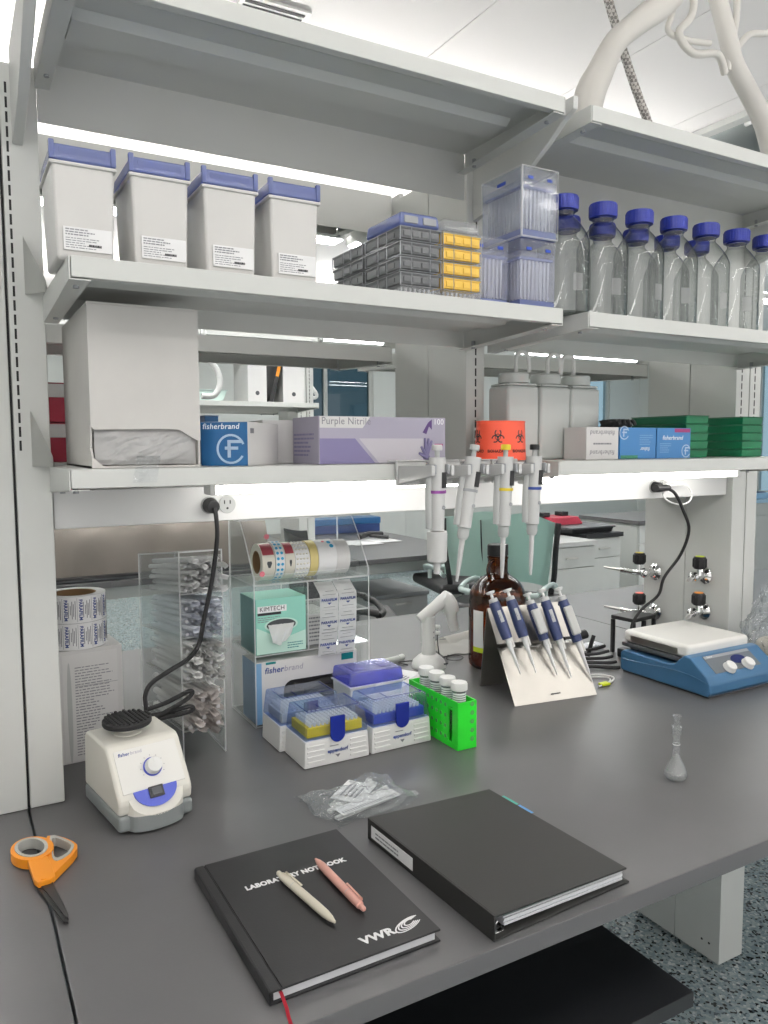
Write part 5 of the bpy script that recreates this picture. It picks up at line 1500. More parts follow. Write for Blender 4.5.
def crumple(sx, sy, z0, z1, seed, lean=(0, 0)):
    mb = MB(); nu, nv = 60, 34; rows = []
    for j in range(nv + 1):
        v = j / nv; row = []
        prof = .62 + .38 * math.sin(PI * min(1, v * 1.15)) - .12 * v
        for i in range(nu):
            a = 2 * PI * i / nu; p = Vector((math.cos(a) * 1.4 + seed, math.sin(a) * 1.4, v * 3.2))
            r = prof * (1 + .42 * (abs(mn.noise(p * 1.3)) - .2) + .30 * (abs(mn.noise(p * 2.9)) - .2) + .12 * mn.noise(p * 6))
            zz = z0 + (z1 - z0) * v + .028 * mn.noise(p * 2 + Vector((9, 3, 1))) * v
            row.append(mb.bm.verts.new((sx * r * math.cos(a) + lean[0] * v, sy * r * math.sin(a) + lean[1] * v, max(z0, zz))))
        rows.append(row)
    for A_, B_ in zip(rows, rows[1:]):
        for i in range(nu): mb.bm.faces.new((A_[i], A_[(i + 1) % nu], B_[(i + 1) % nu], B_[i]))
    mb.bm.faces.new(rows[0][::-1]); return mb
obj('bag_film', crumple(.098, .070, .0005, .215, 3.3, (-.03, -.01)), 'bag_clear', t, 28)
g = MB().grid(26, 18, lambda u, v: (-.115 + .15 * u + .02 * math.sin(v * 7), -.070 - .014 * abs(mn.noise(Vector((u * 5, v * 5, 2)))) , .105 + .115 * v + .03 * (1 - u) + .02 * mn.noise(Vector((u * 6, v * 2, 7)))))
g.thick(.0006); obj('bag_flap', g, 'bag_clear', t, 30)

# ---- volumetric flask
t = thing('volumetric_flask', 'small clear volumetric flask with stopper, alone on the grey worktop', 'flask', (1.0425, .222, B0), 0)
prof = [(0, .0008), (.010, .0008), (.0165, .002), (.0205, .007), (.0212, .012), (.0195, .019), (.0155, .028), (.0105, .037), (.0075, .044), (.0066, .052), (.0064, .082), (.0072, .084), (.0092, .086), (.0092, .096)]
inn = [(.0080, .096), (.0076, .087), (.0054, .083), (.0056, .052), (.0065, .044), (.0095, .036), (.0145, .027), (.0185, .018), (.0198, .012), (.0192, .008), (.0155, .0035), (.010, .0024), (0, .0024)]
obj('flask_body', MB().lathe(prof + inn, seg=36), 'flask_clear', t, 60)
obj('stopper', MB().lathe([(0, .088), (.0072, .088), (.0078, .0965), (.0096, .0970), (.0096, .100), (.0060, .1015), (.0055, .114), (.0062, .1165), (.0075, .118), (.0075, .1205), (0, .121)], seg=30), 'flask_clear', t, 60)
obj('graduation_ring', MB().lathe([(.0065, .066), (.0067, .0662), (.0067, .0668), (.0065, .067)], seg=24), 'ink_white', t)
# ================================================================ front of the bench
# ---- scissors
t = thing('scissors', 'orange-handled scissors with grey grips lying across the worktop seam', 'scissors', (0, 0, B0), 0)
def blade_poly(pts, z0, z1, m, nm):
    return obj(nm, MB().prism(pts, z0, z1, 'z', .0004, 1), m, t)
P = Vector((-.004, .405, 0))
blade_poly([(-.014, .412), (.004, .409), (.0075, .385), (.0125, .345), (.0155, .312), (.0135, .304), (.0085, .309), (.001, .345), (-.007, .382)], .003, .006, 'blade', 'blade')
blade_poly([(-.010, .410), (.007, .410), (.0085, .385), (.0135, .345), (.0160, .316), (.0145, .309), (.011, .315), (.004, .35), (-.003, .384)], .0064, .0088, 'blade', 'blade')
def loop(outer, inner, z0, z1, nm):
    m = MB(); n = len(outer)
    va = [[m.bm.verts.new((p[0], p[1], z)) for p in ring] for ring, z in ((outer, z0), (outer, z1), (inner, z1), (inner, z0))]
    for A_, B_ in ((0, 1), (1, 2), (2, 3), (3, 0)):
        for i in range(n): m.bm.faces.new((va[A_][i], va[A_][(i + 1) % n], va[B_][(i + 1) % n], va[B_][i]))
    m._bev(list(m.bm.faces), .0012, 2) if False else None
    return m
def oval(cx, cy, a, b, rot, n=36, sq=1.):
    o = []
    for i in range(n):
        th = 2 * PI * i / n; x = a * math.cos(th); y = b * math.sin(th)
        c_, s_ = math.cos(rot), math.sin(rot); o.append((cx + x * c_ - y * s_, cy + x * s_ + y * c_))
    return o
r1 = math.radians(25)
o1 = oval(-.0105, .508, .0285, .0385, math.radians(12)); i1 = oval(-.0115, .5105, .0185, .0285, math.radians(12))
ring = obj('finger_loop', loop(o1, i1, .002, .016, ''), 'orange', t)
i1b = oval(-.0115, .5105, .0170, .0270, math.radians(12))
obj('soft_grip', loop(oval(-.0115, .5105, .0218, .0318, math.radians(12)), i1b, .0015, .0172, ''), 'grip_grey', t)
m = MB().prism([(-.020, .478), (.006, .484), (.010, .440), (.0105, .412), (.004, .405), (-.012, .404), (-.0165, .416)], .0062, .0155, 'z', .002); obj('handle_arm', m, 'orange', t)
# the wide second loop
o2 = [(.006, .480), (.010, .506), (.010, .528), (.0135, .541), (.024, .538), (.036, .522), (.046, .504), (.050, .490), (.048, .478), (.040, .462), (.024, .440), (.008, .418), (-.002, .414), (-.004, .424), (.002, .452)]
i2 = [(.0155, .4905), (.0165, .506), (.0165, .520), (.0185, .531), (.0235, .530), (.032, .517), (.040, .502), (.043, .491), (.041, .482), (.035, .470), (.026, .462), (.019, .460), (.0155, .464), (.0145, .472), (.0148, .480)]
obj('finger_loop', loop(o2, i2, .0015, .0135, ''), 'orange', t)
def shrink(p, k):
    cx = sum(q[0] for q in p) / len(p); cy = sum(q[1] for q in p) / len(p); return [(cx + (q[0] - cx) * k, cy + (q[1] - cy) * k) for q in p]
obj('soft_grip', loop(shrink(i2, 1.16), shrink(i2, .92), .0010, .0148, ''), 'grip_grey', t)
obj('pivot_screw', MB().cyl((P.x, P.y + .006, .0155), (P.x, P.y + .006, .0168), .004, seg=16), 'orange', t)

# ---- lab notebook
na, nb, nc, nd = (.1865, .331), (.4075, .331), (.4105, .040), (.1870, .041)
t = thing('notebook', 'black hardcover laboratory notebook with white print and red ribbon', 'notebook', (.186, .042, B0), 0.4)
W, L, TH = .2245, .291, .0165
obj('back_cover', MB().box(0, W, 0, L, 0, .0026, .0008), 'book_black', t)
obj('page_block', MB().box(.006, W - .006, .004, L - .004, .0027, TH - .0028), 'page_white', t)
c = MB(); c.box(.0155, W, 0, L, TH - .0027, TH, .0008); fc = obj('front_cover', c, 'book_black', t)
c = MB(); c.box(0, .0055, 0, L, .0005, TH - .0005, .002); c.box(.002, .0130, 0, L, TH - .0027, TH - .0002, .0008); obj('spine', c, 'book_black', t)
c = MB(); c.box(.012, .0165, .0005, L - .0005, TH - .0030, TH - .0016); obj('hinge_groove', c, 'black_rubber', t)
txt('title_lettering', 'LABORATORY NOTEBOOK', .0135, 'ink_white', t, (.120, .2035, TH + .0001), FACE_T, bold=.00075, xs=.86)
txt('lettering', 'VWR', .0185, 'ink_white', t, (.150, .0265, TH + .0001), FACE_T, bold=.0008, xs=1.05)
g = MB()
for k in range(4):
    a0 = .2 + k * .0; pts = []
    rx, ry = .0225 - .0045 * k, .0095 - .0016 * k
    cx, cy = .1945 + .001 * k, .0285 + .0008 * k
    rot = math.radians(20); n = 26; ring_ = []
    for i in range(n + 1):
        th = math.radians(20 + 300 * i / n); ring_.append((th, 1))
    o_ = [(cx + rx * math.cos(a) * math.cos(rot) - ry * math.sin(a) * math.sin(rot), cy + rx * math.cos(a) * math.sin(rot) + ry * math.sin(a) * math.cos(rot)) for a, _ in ring_]
    n_ = [(cx + (rx - .0022) * math.cos(a) * math.cos(rot) - (ry - .0013 - .0012 * (k == 0) * (math.cos(a) < 0)) * math.sin(a) * math.sin(rot), cy + (rx - .0022) * math.cos(a) * math.sin(rot) + (ry - .0013) * math.sin(a) * math.cos(rot)) for a, _ in ring_]
    g.prism(o_ + n_[::-1], TH + .0001, TH + .0003, 'z')
obj('emblem', g, 'ink_white', t)
g = MB().grid(3, 22, lambda u, v: (.012 + .004 * u + .0 * v - .012 * max(0, v - .45), .012 - .060 * v, max(.0008, TH - .0065 - .018 * max(0, v - .2) ** .8) + .0008 * math.sin(v * 9)))
g.thick(.0004); obj('ribbon', g, 'ribbon_red', t)

# ---- pens
def pen(label, m, loc, rz, clip_side):
    t = thing('pen', label, 'pen', loc, rz)
    prof = [(0, 0), (.0016, .0), (.0022, .003), (.0040, .010), (.0054, .022), (.0057, .040), (.0057, .1185), (.0053, .1195), (.0053, .1300), (.0048, .1315), (.0036, .1318), (.0034, .1405), (.0022, .1425), (0, .1427)]
    obj('barrel', MB().lathe(prof, axis='y', seg=24), m, t)
    b = MB(); b.box(clip_side * .0045 - .0014, clip_side * .0045 + .0014, .086, .128, .0050, .0066, .0006); b.box(clip_side * .0045 - .0014, clip_side * .0045 + .0014, .121, .128, .0030, .0066, .0005); obj('clip', b, m, t)
    obj('barrel_ring', MB().lathe([(.0058, .0985), (.0058, .0993)], axis='y', seg=24), 'pip_grey', t)
    return t
zt = B0 + TH + .0060
pen('cream retractable pen lying on the black notebook', 'pen_cream', (.299, .112, zt), 8.0, 1)
p_ = pen('pink retractable pen lying on the black notebook', 'pen_pink', (.339, .259, zt), 180 + 1.5, -1)

# ---- ring binder
t = thing('ring_binder', 'black ring binder with white pages and teal tab dividers', 'binder', (.469, .009, B0), 2.9)
W, L, H = .243, .303, .034
obj('back_cover', MB().box(0, W, 0, L, 0, .0028, .001), 'binder_black', t)
obj('spine', MB().box(-.0026, .0, 0, L, 0, H, .0008), 'binder_black', t)
c = MB(); c.hexa([(0, 0, H - .0028), (W - .004, .002, .0195), (0, L, H - .0028), (W - .004, L - .004, .0195), (0, 0, H), (W - .004, .002, .0223), (0, L, H), (W - .004, L - .004, .0223)], .0009); obj('front_cover', c, 'binder_black', t)
l = MB().box(-.0032, -.0027, L - .125, L - .012, .007, .026); lab = obj('spine_label', l, 'paper', t)
b = bars(-.04, .03, .010, .022, 2, -.0002, fill=.4); b.xf(Matrix.Translation((-.0032, L - .065, 0)) @ Matrix.Rotation(-PI / 2, 4, 'Z')); obj('printed_text', b, 'ink_grey', lab)
rr = random.Random(4)
for k in range(7):
    z0 = .0035 + .0020 * k; d = rr.uniform(-.003, .003)
    c = MB(); c.hexa([(.020, .010 + d, z0 + .006), (W - .006 + d, .008 + d, z0), (.020, L - .010 + d, z0 + .006), (W - .006 + d, L - .012 + d, z0), (.020, .010 + d, z0 + .0078), (W - .006 + d, .008 + d, z0 + .0018), (.020, L - .010 + d, z0 + .0078), (W - .006 + d, L - .012 + d, z0 + .0018)])
    obj('page_stack', c, 'page_white' if k != 6 else 'tab_teal', t)
for y0, y1, m in ((.236, .272, 'tab_teal'), (.200, .232, 'tab_blue')):
    obj('divider_tab', MB().box(W - .012, W + .006, y0, y1, .0178, .0186), m, t)
for y in (.022, .148, .274):
    c = MB(); c.tube([(.012 + .013 * math.cos(a), y, .0162 + .0125 * math.sin(a)) for a in [i * 2 * PI / 20 for i in range(21)]], .0014, 8, 1); obj('ring', c, 'chrome', t)
c = MB(); c.box(.004, .020, .008, L - .008, .0029, .0052, .001); obj('ring_rail', c, 'chrome', t)
c = MB(); c.tube([(.012, .010, .006), (.012, .003, .012), (.012, .001, .016)], .0024, 8, 3); obj('ring_lever', c, 'chrome', t)

# ---- zip bag of strips
t = thing('zip_bag', 'crumpled clear bag of white tube strips behind the binder', 'bag', (.502, .432, B0), 9)
def film(ph, z0):
    def fn(u, v):
        x = -.088 + .172 * u + .006 * math.sin(v * 9 + ph); y = -.060 + .125 * v + .008 * math.sin(u * 7 + ph)
        e = min(u, 1 - u, v, 1 - v); k = min(1, e * 5)
        return (x, y, z0 + k * (.010 if z0 > .002 else 0) + (.0035 * math.sin(u * 23 + v * 11 + ph) * math.sin(v * 19 - u * 6) + .003) * (1 if z0 > .002 else .05))
    g = MB().grid(34, 26, fn); g.thick(.0004); return g
obj('bag_bottom', film(0, .0008), 'bag_film', t, 50)
c = MB()
def strip(x, y, L_, rz, z):
    m = MB(); m.box(-L_ / 2, L_ / 2, -.0055, .0055, 0, .004, .0008)
    for i in range(int(L_ / .009)): m.cyl((-L_ / 2 + .006 + .009 * i, 0, .004), (-L_ / 2 + .006 + .009 * i, 0, .0055), .0032, seg=10)
    o = obj('tube_strip', m, 'white_plastic', t); o.location = (x, y, z); o.rotation_euler = (0, 0, math.radians(rz)); return o
for a in ((-.012, -.030, .125, 3, .0018), (.0, -.017, .115, 7, .0018), (.014, -.004, .10, 12, .0018), (-.03, .008, .085, 20, .0018), (.022, .016, .085, 30, .0018), (-.02, .024, .075, 24, .0018), (.036, .034, .06, 40, .0018), (-.048, -.010, .05, 80, .0018)): strip(*a)
lb = MB().box(-.042, .040, -.026, .028, 0, .0006); o = obj('label', lb, 'paper', t); o.location = (.0, .018, .0098); o.rotation_euler = (.05, .03, math.radians(32))
b = bars(-.026, .03, -.014, .020, 4, 0); b.xf(Matrix.Translation((0, 0, .0008)) @ Matrix.Rotation(-PI / 2, 4, 'X')); obj('printed_text', b, 'ink_grey', o)
b = MB()
for i in range(22): b.box(-.062 + .0052 * i, -.0605 + .0052 * i, -.0385, -.031, .0105, .0110)
o = obj('scale_card', MB().box(-.066, .056, -.042, -.012, .0096, .0103), 'paper', t); obj('scale_marks', b, 'ink_grey', o)
obj('bag_top', film(1.3, .0035), 'bag_film', t, 50)
# ================================================================ beyond the bench
def cabinet(x0, x1, y0, y1, h, label, topm='worktop', doors=2, group=None):
    t = thing('base_cabinet', label, 'cabinet', ((x0 + x1) / 2, y0, 0), 0, group); w = (x1 - x0) / 2; d = y1 - y0
    obj('cabinet_body', MB().box(-w, w, .022, d, .06, h - .0305, .002), 'powder_white', t)
    obj('plinth', MB().box(-w + .02, w - .02, .06, d, 0, .0598), 'mid_grey', t)
    obj('cabinet_top', MB().box(-w - .015, w + .015, -.01, d + .01, h - .030, h, .002), topm, t)
    n = doors
    for k in range(n):
        a = -w + .004 + (2 * w - .004) * k / n; b = a + (2 * w - .004) / n - .004
        dr = obj('door', MB().box(a, b, .0, .0215, .07, h - .17, .002), 'powder_white', t)
        obj('door_handle', MB().box(b - .022, b - .012, -.014, -.0002, .25, .36, .002), 'steel', dr)
        dw = obj('drawer', MB().box(a, b, .0, .0215, h - .166, h - .036, .002), 'powder_white', t)
        obj('drawer_handle', MB().box((a + b) / 2 - .05, (a + b) / 2 + .05, -.014, -.0002, h - .11, h - .10, .002), 'steel', dw)
    return t
cabinet(2.72, 3.545, 2.97, 3.55, .914, 'white base cabinet with pale lit top beyond the chair', 'pip_light')
cabinet(3.63, 3.95, 3.14, 3.72, .93, 'narrow white base cabinet with dark top carrying black tray', 'black_top', 1)
cabinet(4.25, 4.95, 3.25, 3.85, .98, 'white base cabinet with dark blue-grey top beside the service column', 'worktop')
t = thing('equipment_tray', 'black equipment tray lying on the dark cabinet top', 'tray', (3.75, 3.42, .9303), 0)
obj('tray_base', MB().frus((-.19, .17, -.22, .22), (-.20, .18, -.23, .23), 0, .03, .004), 'black_plastic', t)
obj('tray_rim', MB().box(-.21, .19, -.24, .24, .0302, .042, .004), 'dark_grey', t)
t = thing('red_case', 'dark red instrument case on the black equipment tray', 'case', (3.66, 3.48, .9725), 0)
obj('case_body', MB().frus((-.16, .15, -.12, .12), (-.12, .12, -.10, .10), 0, .055, .008), 'case_red', t)
for x in (-.11, .06): obj('case_latch', MB().box(x - .03, x + .03, -.03, .05, .0552, .085, .004), 'black_plastic', t)
cabinet(5.6, 6.5, 7.3, 7.85, .93, 'distant white cabinet against back wall, right of centre', 'blue_frame')
cabinet(6.9, 8.6, 4.6, 5.3, .93, 'distant white bench cabinet by the window, pale blue top', 'blue_frame', 3)
cabinet(4.2, 5.2, 7.3, 7.85, 1.15, 'distant tall white cabinet against back wall, behind the chair', 'black_top')
t = thing('blue_tray', 'pale blue tray with dark insert on the window-side cabinet', 'tray', (7.6, 4.95, .9305), 0)
obj('tray_base', MB().frus((-.4, .4, -.2, .2), (-.43, .43, -.23, .23), 0, .06, .005), 'blue_frame', t); obj('tray_insert', MB().box(-.34, .34, -.15, .15, .0602, .07, .004), 'lab_blue', t)

# ---- chairs
def chair(label, loc, rz, shell='chair_mesh', fr_='chair_frame'):
    t = thing('lab_chair', label, 'chair', loc, rz, 'grey-green lab chairs')
    g = MB()     # the chair faces -y; curved shell back
    g.grid(16, 12, lambda u, v: ((u - .5) * (.33 + .05 * v), .20 - .11 * (2 * abs(u - .5)) ** 2 + .03 * v, .84 + .33 * v + .015 * math.cos((u - .5) * 6) * v))
    g.thick(.008); obj('backrest', g, shell, t, 60)
    s = MB(); s.box(-.23, .23, -.26, .20, .745, .80, .022, 3); obj('seat', s, 'black_plastic', t)
    for s_ in (-1, 1):
        obj('back_frame', MB().tube([(s_ * .16, .16, .80), (s_ * .175, .165, .88), (s_ * .186, .145, 1.0), (s_ * .196, .155, 1.15)], .014, 10, 4), 'black_plastic', t)
        obj('armrest', MB().tube([(s_ * .190, .14, .84), (s_ * .198, .05, .865), (s_ * .198, -.06, .865), (s_ * .192, -.14, .85)], .016, 10, 4, .7), fr_, t)
        obj('arm_post', MB().tube([(s_ * .20, -.05, .77), (s_ * .196, -.05, .79), (s_ * .198, -.05, .85)], .012, 8, 4), fr_, t)
    obj('front_frame', MB().tube([(-.192, -.14, .842), (-.1, -.175, .838), (.1, -.175, .838), (.192, -.14, .842)], .014, 10, 4), fr_, t)
    obj('gas_column', MB().cyl((0, 0, .12), (0, 0, .744), .026, .024, 16), 'black_plastic', t)
    r = MB().tube([(.2 * math.cos(a), .2 * math.sin(a), .33) for a in [2 * PI * i / 24 for i in range(25)]], .011, 8, 1); obj('foot_ring', r, 'steel', t)
    for k in range(5):
        a = 2 * PI * k / 5 + .3
        l = obj('base_leg', MB().tube([(0, 0, .12), (.15 * math.cos(a), .15 * math.sin(a), .10), ((.25) * math.cos(a), (.25) * math.sin(a), .075)], lambda s: .022 - .006 * s, 8, 3), 'black_plastic', t)
        obj('castor', MB().cyl(((.25) * math.cos(a) - .018 * math.sin(a), (.25) * math.sin(a) + .018 * math.cos(a), .030), ((.25) * math.cos(a) + .018 * math.sin(a), (.25) * math.sin(a) - .018 * math.cos(a), .030), .030, seg=14), 'black_rubber', l)
    return t
C0 = chair('grey-green lab chair behind the amber bottle and hanging pipettes', (2.24, 2.22, 0), -58)
dup(C0, (2.38, 2.77, 0), 168, 'second grey-green lab chair, partly hidden by the first, left of it')
chair('dark-backed lab chair seen behind acrylic organizer', (1.33, 2.22, 0), 70, 'dark_grey', 'black_plastic')

# ---- far bench: covered instrument, blue box, light and bits
t = thing('dust_cover', 'wrinkled brown-grey dust cover draped over a long instrument on far bench', 'cover', (.72, 3.34, BZ + .001), 0)
g = MB()
def cov(u, v):
    a = PI * v; n = .010 * math.sin(u * 17 + 3 * v) + .008 * math.sin(u * 31 - 7 * v)
    y = -.28 * math.copysign(abs(math.cos(a)) ** .35, math.cos(a)); z = .27 * max(0, math.sin(a)) ** .35
    return (-.50 + 1.12 * u + n, y + n * (1 if v < .5 else -1), max(.001, z + (n if z > .05 else 0)))
g.grid(50, 26, cov)
obj('cover_cloth', g, 'cover_cloth', t, 70)
g = MB()
for s_, uu in ((0, 0.), (1, 1.)):
    pts = [cov(uu, i / 26) for i in range(27)]; g.poly(pts if s_ else pts[::-1])
obj('cover_end', g, 'cover_cloth', t, 70)
t = thing('covered_base', 'black instrument base showing under brown dust cover', 'instrument', (.72, 3.005, BZ + .001), 0)
obj('base_strip', MB().box(-.52, .64, -.02, .03, 0, .022, .003), 'black_plastic', t); obj('base_foot', MB().box(-.50, .62, -.024, -.0205, .004, .012, .001), 'dark_grey', t)
t = thing('blue_box', 'long dark blue box lying at the back of the far bench', 'box', (2.28, 4.22, BZ + .001), 0)
obj('box_body', MB().box(-.33, .33, -.05, .10, 0, .06, .004), 'lab_blue', t); obj('box_lid', MB().box(-.335, .335, -.055, .105, .0602, .105, .006), 'print_blue', t)
t = thing('hand_tool', 'black hand tool lying on the far bench beside white papers', 'tool', (2.30, 3.75, BZ + .008), 20)
obj('tool_body', MB().tube([(-.10, 0, .02), (0, .01, .03), (.12, .0, .02)], .018, 10, 4), 'black_plastic', t); obj('tool_handle', MB().tube([(.0, 0, .02), (.03, -.07, .014), (.05, -.12, .013)], .012, 8, 3), 'black_plastic', t)
t = thing('paper_sheet', 'loose white papers spread on the far bench', 'paper', (2.05, 3.62, BZ + .001), 0)
for k in range(4): obj('sheet', MB().box(-.30 + .16 * k, -.10 + .16 * k, -.12 + .05 * (k % 2), .12 + .05 * (k % 2), .0012 * k, .0012 * k + .001), 'paper', t)
t = thing('drawer_unit', 'grey drawer unit standing under the end of far bench', 'drawer unit', (2.42, 3.80, 0), 0)
obj('unit_body', MB().box(-.19, .19, -.26, .26, .04, .56, .004), 'pip_light', t); obj('unit_top', MB().box(-.20, .20, -.28, .27, .5602, .585, .004), 'mid_grey', t)
for z in (.06, .23, .40):
    d = obj('drawer', MB().box(-.185, .185, -.278, -.2605, z, z + .155, .003), 'pip_light', t); obj('drawer_handle', MB().box(-.06, .06, -.292, -.2782, z + .11, z + .122, .002), 'steel', d)
for x in (-.15, .15):
    for y in (-.22, .22): obj('castor', MB().cyl((x, y - .012, .02), (x, y + .012, .02), .02, seg=12), 'black_rubber', t)
# far shelf things
z3 = 1.7725; fy = 3.36
t = thing('white_file_box', 'white file box standing on far middle shelf, left of the dark binder', 'file box', (1.41, fy + .03, z3), 0)
obj('box_body', MB().box(-.055, .055, 0, .24, 0, .27, .003), 'card_white', t); obj('finger_hole', MB().prism(disc2(0, .05, .012, 18), -.0006, .0002, 'y'), 'dark_grey', t)
t = thing('dark_binder', 'dark binder with orange spine leaning on far middle shelf', 'binder', (1.49, fy + .03, z3), 0, rot=(0, math.radians(14), 0))
obj('binder_cover', MB().box(-.012, .012, 0, .22, .004, .26, .002), 'black_plastic', t); obj('spine_label', MB().box(-.009, .009, -.0006, .0002, .15, .235), 'orange', t)
t = thing('white_file_box', 'white file box standing on far middle shelf, right of the dark binder', 'file box', (1.63, fy + .04, z3), 0)
obj('box_body', MB().box(-.065, .065, 0, .24, 0, .25, .003), 'card_white', t); obj('finger_hole', MB().prism(disc2(0, .05, .012, 18), -.0006, .0002, 'y'), 'dark_grey', t)
for x, y, z, lab in ((.335, 1.03, Z1, 'far left'), ):
    pass
for k, zz in enumerate((Z1, Z1 + .0845)):
    t = thing('red_box', ('lower' if k == 0 else 'upper') + ' red and white box seen between left upright and torn carton', 'box', (.118, 1.06, zz), 0)
    obj('box_body', MB().box(-.09, .06, 0, .10, 0, .083, .002), 'case_red' if True else '', t); obj('white_band', MB().box(-.089, .059, -.0006, 0, .052, .080), 'card_white', t)
t = thing('green_tray', 'pale green plastic tray on far middle shelf at left', 'tray', (1.09, fy + .02, z3), 0)
obj('tray_body', MB().frus((-.12, .12, 0, .20), (-.14, .14, -.01, .21), 0, .055, .004), 'chair_mesh', t); obj('tray_rim', MB().box(-.145, .145, -.015, .215, .0552, .060, .002), 'chair_frame', t)
# white hose loops hanging beyond the shelf
for k, (x, y, z) in enumerate(((.985, 2.9, 1.80), (2.28, 4.7, 1.95))):
    t = thing('hose_loop', 'curved white hose hanging behind the shelf, ' + ('right of torn carton' if k == 0 else 'in front of the dark window'), 'hose', (x, y, z), 0)
    obj('hose', MB().tube([(-.03, 0, .9 if k == 0 else .75), (-.02, 0, .35), (.0, 0, .16), (.045, 0, .09), (.06, 0, .03), (.03, 0, -.03), (-.03, 0, -.035)] if k == 0 else [(-.25, 0, .9), (-.22, 0, .35), (-.16, 0, .16), (.0, 0, -.02), (.06, 0, -.055), (.075, 0, -.02), (-.02, 0, .09), (-.12, 0, .20)], .014, 10, 5), 'white_plastic', t)
    obj('ceiling_clip', MB().cyl((-.03 if k == 0 else -.25, 0, RZ - z - .002), (-.03 if k == 0 else -.25, 0, (.9 if k == 0 else .9) - .02), .02, seg=14), 'white_plastic', t)

# ---- ceiling service drop: white sheathed hoses, braided hose, fixture
t = thing('hose_bundle', 'tangle of white sheathed hoses hanging from the ceiling above the right top shelf', 'hose bundle', (1.6, .86, RZ - .002), 0)
L_ = lambda pts: [(x - 1.6, y - .86, z - RZ + .002) for x, y, z in pts]
obj('hose_sheath', MB().tube(L_([(1.395, .86, 2.32), (1.41, .86, 2.43), (1.44, .86, 2.49), (1.50, .86, 2.59), (1.58, .86, 2.66), (1.68, .86, 2.74), (1.76, .88, 2.84), (1.80, .90, 2.998)]), lambda s: .030 + .010 * math.sin(s * 9) * (1 - s) + .012 * s, 12, 5), 'sheath', t)
for k, pts in enumerate(([(1.80, .9, 2.998), (1.74, .86, 2.80), (1.62, .84, 2.73), (1.50, .84, 2.75), (1.36, .84, 2.79)], [(1.80, .9, 2.998), (1.80, .86, 2.76), (1.72, .84, 2.66), (1.78, .84, 2.62), (1.88, .84, 2.64), (1.94, .86, 2.61)],
                         [(1.80, .9, 2.998), (1.90, .86, 2.84), (1.95, .86, 2.70), (1.955, .86, 2.62)], [(1.82, .9, 2.998), (1.73, .87, 2.74), (1.70, .86, 2.67), (1.76, .85, 2.655), (1.86, .85, 2.67)])):
    obj('thin_hose', MB().tube(L_(pts), .0085 if k != 1 else .011, 10, 6), 'sheath', t)
L2 = lambda pts: [(x - 1.6, y - .86, z - RZ + .002) for x, y, z in pts]
obj('hose_sheath', MB().tube(L2([(2.20, .86, 2.36), (2.13, .86, 2.50), (2.05, .86, 2.58), (1.985, .86, 2.64), (1.955, .86, 2.70), (1.92, .87, 2.80), (1.86, .9, 2.998)]), lambda s: .030 - .006 * s, 12, 5), 'sheath', t)
for pts in ([(1.97, .86, 2.66), (2.04, .86, 2.74), (2.16, .86, 2.79), (2.3, .9, 2.998)], [(1.965, .86, 2.68), (1.985, .86, 2.80), (2.02, .9, 2.998)]):
    obj('thin_hose', MB().tube(L2(pts), .010, 10, 6), 'sheath', t)
t = thing('braided_hose', 'grey braided hose hanging diagonally above the right top shelf', 'hose', (1.5, .95, RZ - .002), 0)
m = bpy.data.materials.new('braid_weave'); m.use_nodes = True; nt = m.node_tree; bb = nt.nodes['Principled BSDF']; tc = nt.nodes.new('ShaderNodeTexCoord')
ck = nt.nodes.new('ShaderNodeTexChecker'); ck.inputs['Scale'].default_value = 120; ck.inputs[1].default_value = (.55, .53, .50, 1); ck.inputs[2].default_value = (.20, .19, .18, 1)
nt.links.new(tc.outputs['Object'], ck.inputs['Vector']); nt.links.new(ck.outputs['Color'], bb.inputs['Base Color']); bb.inputs['Roughness'].default_value = .5; M['braid_weave'] = m
L3 = lambda pts: [(x - 1.5, y - .95, z - RZ + .002) for x, y, z in pts]
obj('braided_tube', MB().tube(L3([(1.50, .95, 2.998), (1.545, .95, 2.80), (1.60, .95, 2.68), (1.665, .95, 2.56), (1.74, .95, 2.44), (1.76, .95, 2.38)]), .012, 12, 6), 'braid_weave', t)
obj('hose_fitting', MB().cyl(L3([(1.5, .95, 2.998)])[0], L3([(1.507, .95, 2.965)])[0], .018, seg=16), 'galv', t)
t = thing('ceiling_fixture', 'open metal ceiling fixture with dark recess at the upper right', 'ceiling fixture', (3.1, 1.75, RZ - .001), 0)
obj('reflector', MB().grid(16, 1, lambda u, v: (.02 + .42 * u, -.65 + 1.3 * v, -.02 - .16 * math.sin(PI * u) ** .8)).thick(.003), 'galv', t)
obj('recess_frame', MB().box(-.06, .0, -.68, .68, -.03, -.001, .003), 'powder_white', t)
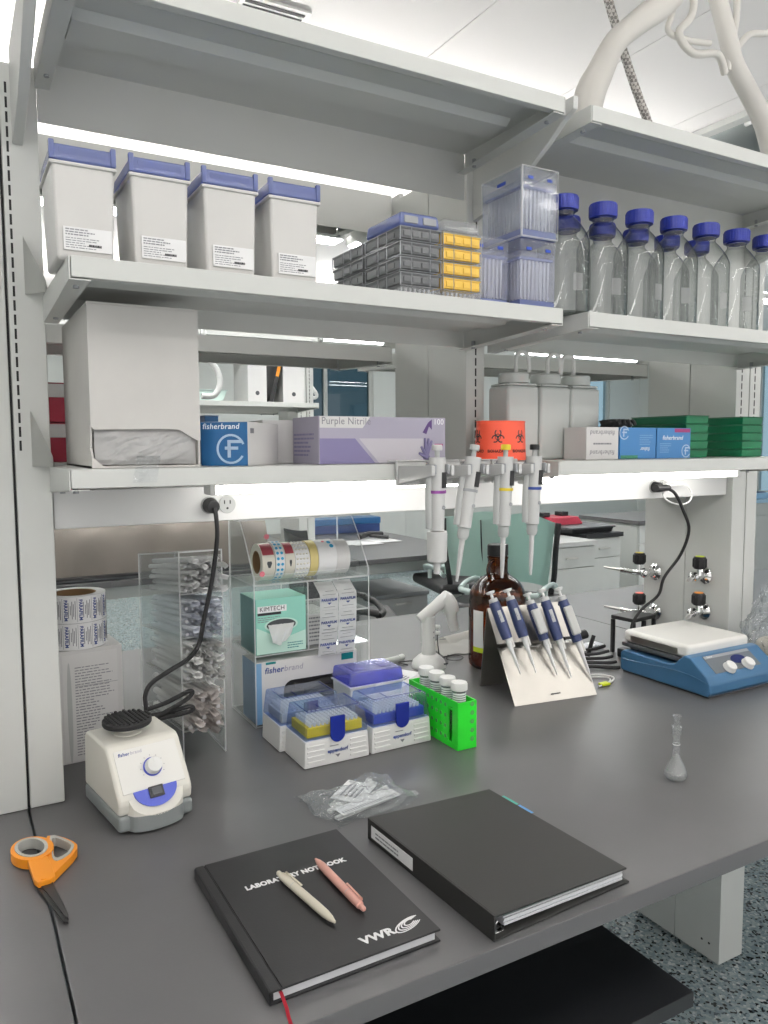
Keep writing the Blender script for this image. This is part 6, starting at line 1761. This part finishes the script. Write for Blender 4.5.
obj('recess', MB().box(-.0, .06, -.66, .66, -.012, -.004, .001), 'black_plastic', t)
obj('lamp_tube', MB().cyl((.012, -.5, -.030), (.012, -.1, -.030), .012, seg=12), 'white_plastic', t)
t = thing('ceiling_vent', 'dark slotted ceiling vent just above the top shelf edge', 'vent', (.93, 1.97, RZ - .001), 0)
obj('vent_frame', MB().box(-.12, .12, -.16, .16, -.010, -.001, .002), 'powder_white', t)
s = MB()
for k in range(9): s.box(-.105, .105, -.14 + .031 * k, -.123 + .031 * k, -.0115, -.0098)
obj('vent_slots', s, 'dark_slot', t)
# ---------------------------------------------------------------- camera, world, view
cam = bpy.data.cameras.new('camera'); co = bpy.data.objects.new('camera', cam); COL.objects.link(co)
yaw, pit, rol = math.radians(29.24735), math.radians(4.81515), math.radians(-.24905)
f = Vector((math.sin(yaw) * math.cos(pit), math.cos(yaw) * math.cos(pit), -math.sin(pit)))
r = Vector((math.cos(yaw), -math.sin(yaw), 0)); u = r.cross(f)
r2 = math.cos(rol) * r + math.sin(rol) * u; u2 = -math.sin(rol) * r + math.cos(rol) * u
mw = Matrix((r2, u2, -f)).transposed().to_4x4(); mw.translation = (-.093, -.717, 1.524)
co.matrix_world = mw
cam.sensor_fit = 'VERTICAL'; cam.sensor_height = 36; cam.sensor_width = 27; cam.lens = 774.92 / 1024 * 36
cam.clip_start = .02; cam.clip_end = 100
SC.camera = co
w = bpy.data.worlds.new('world'); SC.world = w; w.use_nodes = True
bg = w.node_tree.nodes['Background']; bg.inputs[0].default_value = (1, .985, .97, 1); bg.inputs[1].default_value = 1.05
SC.view_settings.view_transform = 'Standard'; SC.view_settings.look = 'None'
SC.view_settings.exposure = .2; SC.view_settings.gamma = 1; SC.view_settings.use_curve_mapping = False
SC.cycles.max_bounces = 14; SC.cycles.transparent_max_bounces = 24; SC.cycles.transmission_bounces = 12; SC.cycles.glossy_bounces = 6; SC.cycles.diffuse_bounces = 5
SC.cycles.use_denoising = True; SC.cycles.sample_clamp_indirect = 6
SC.cycles.caustics_refractive = False; SC.cycles.caustics_reflective = False
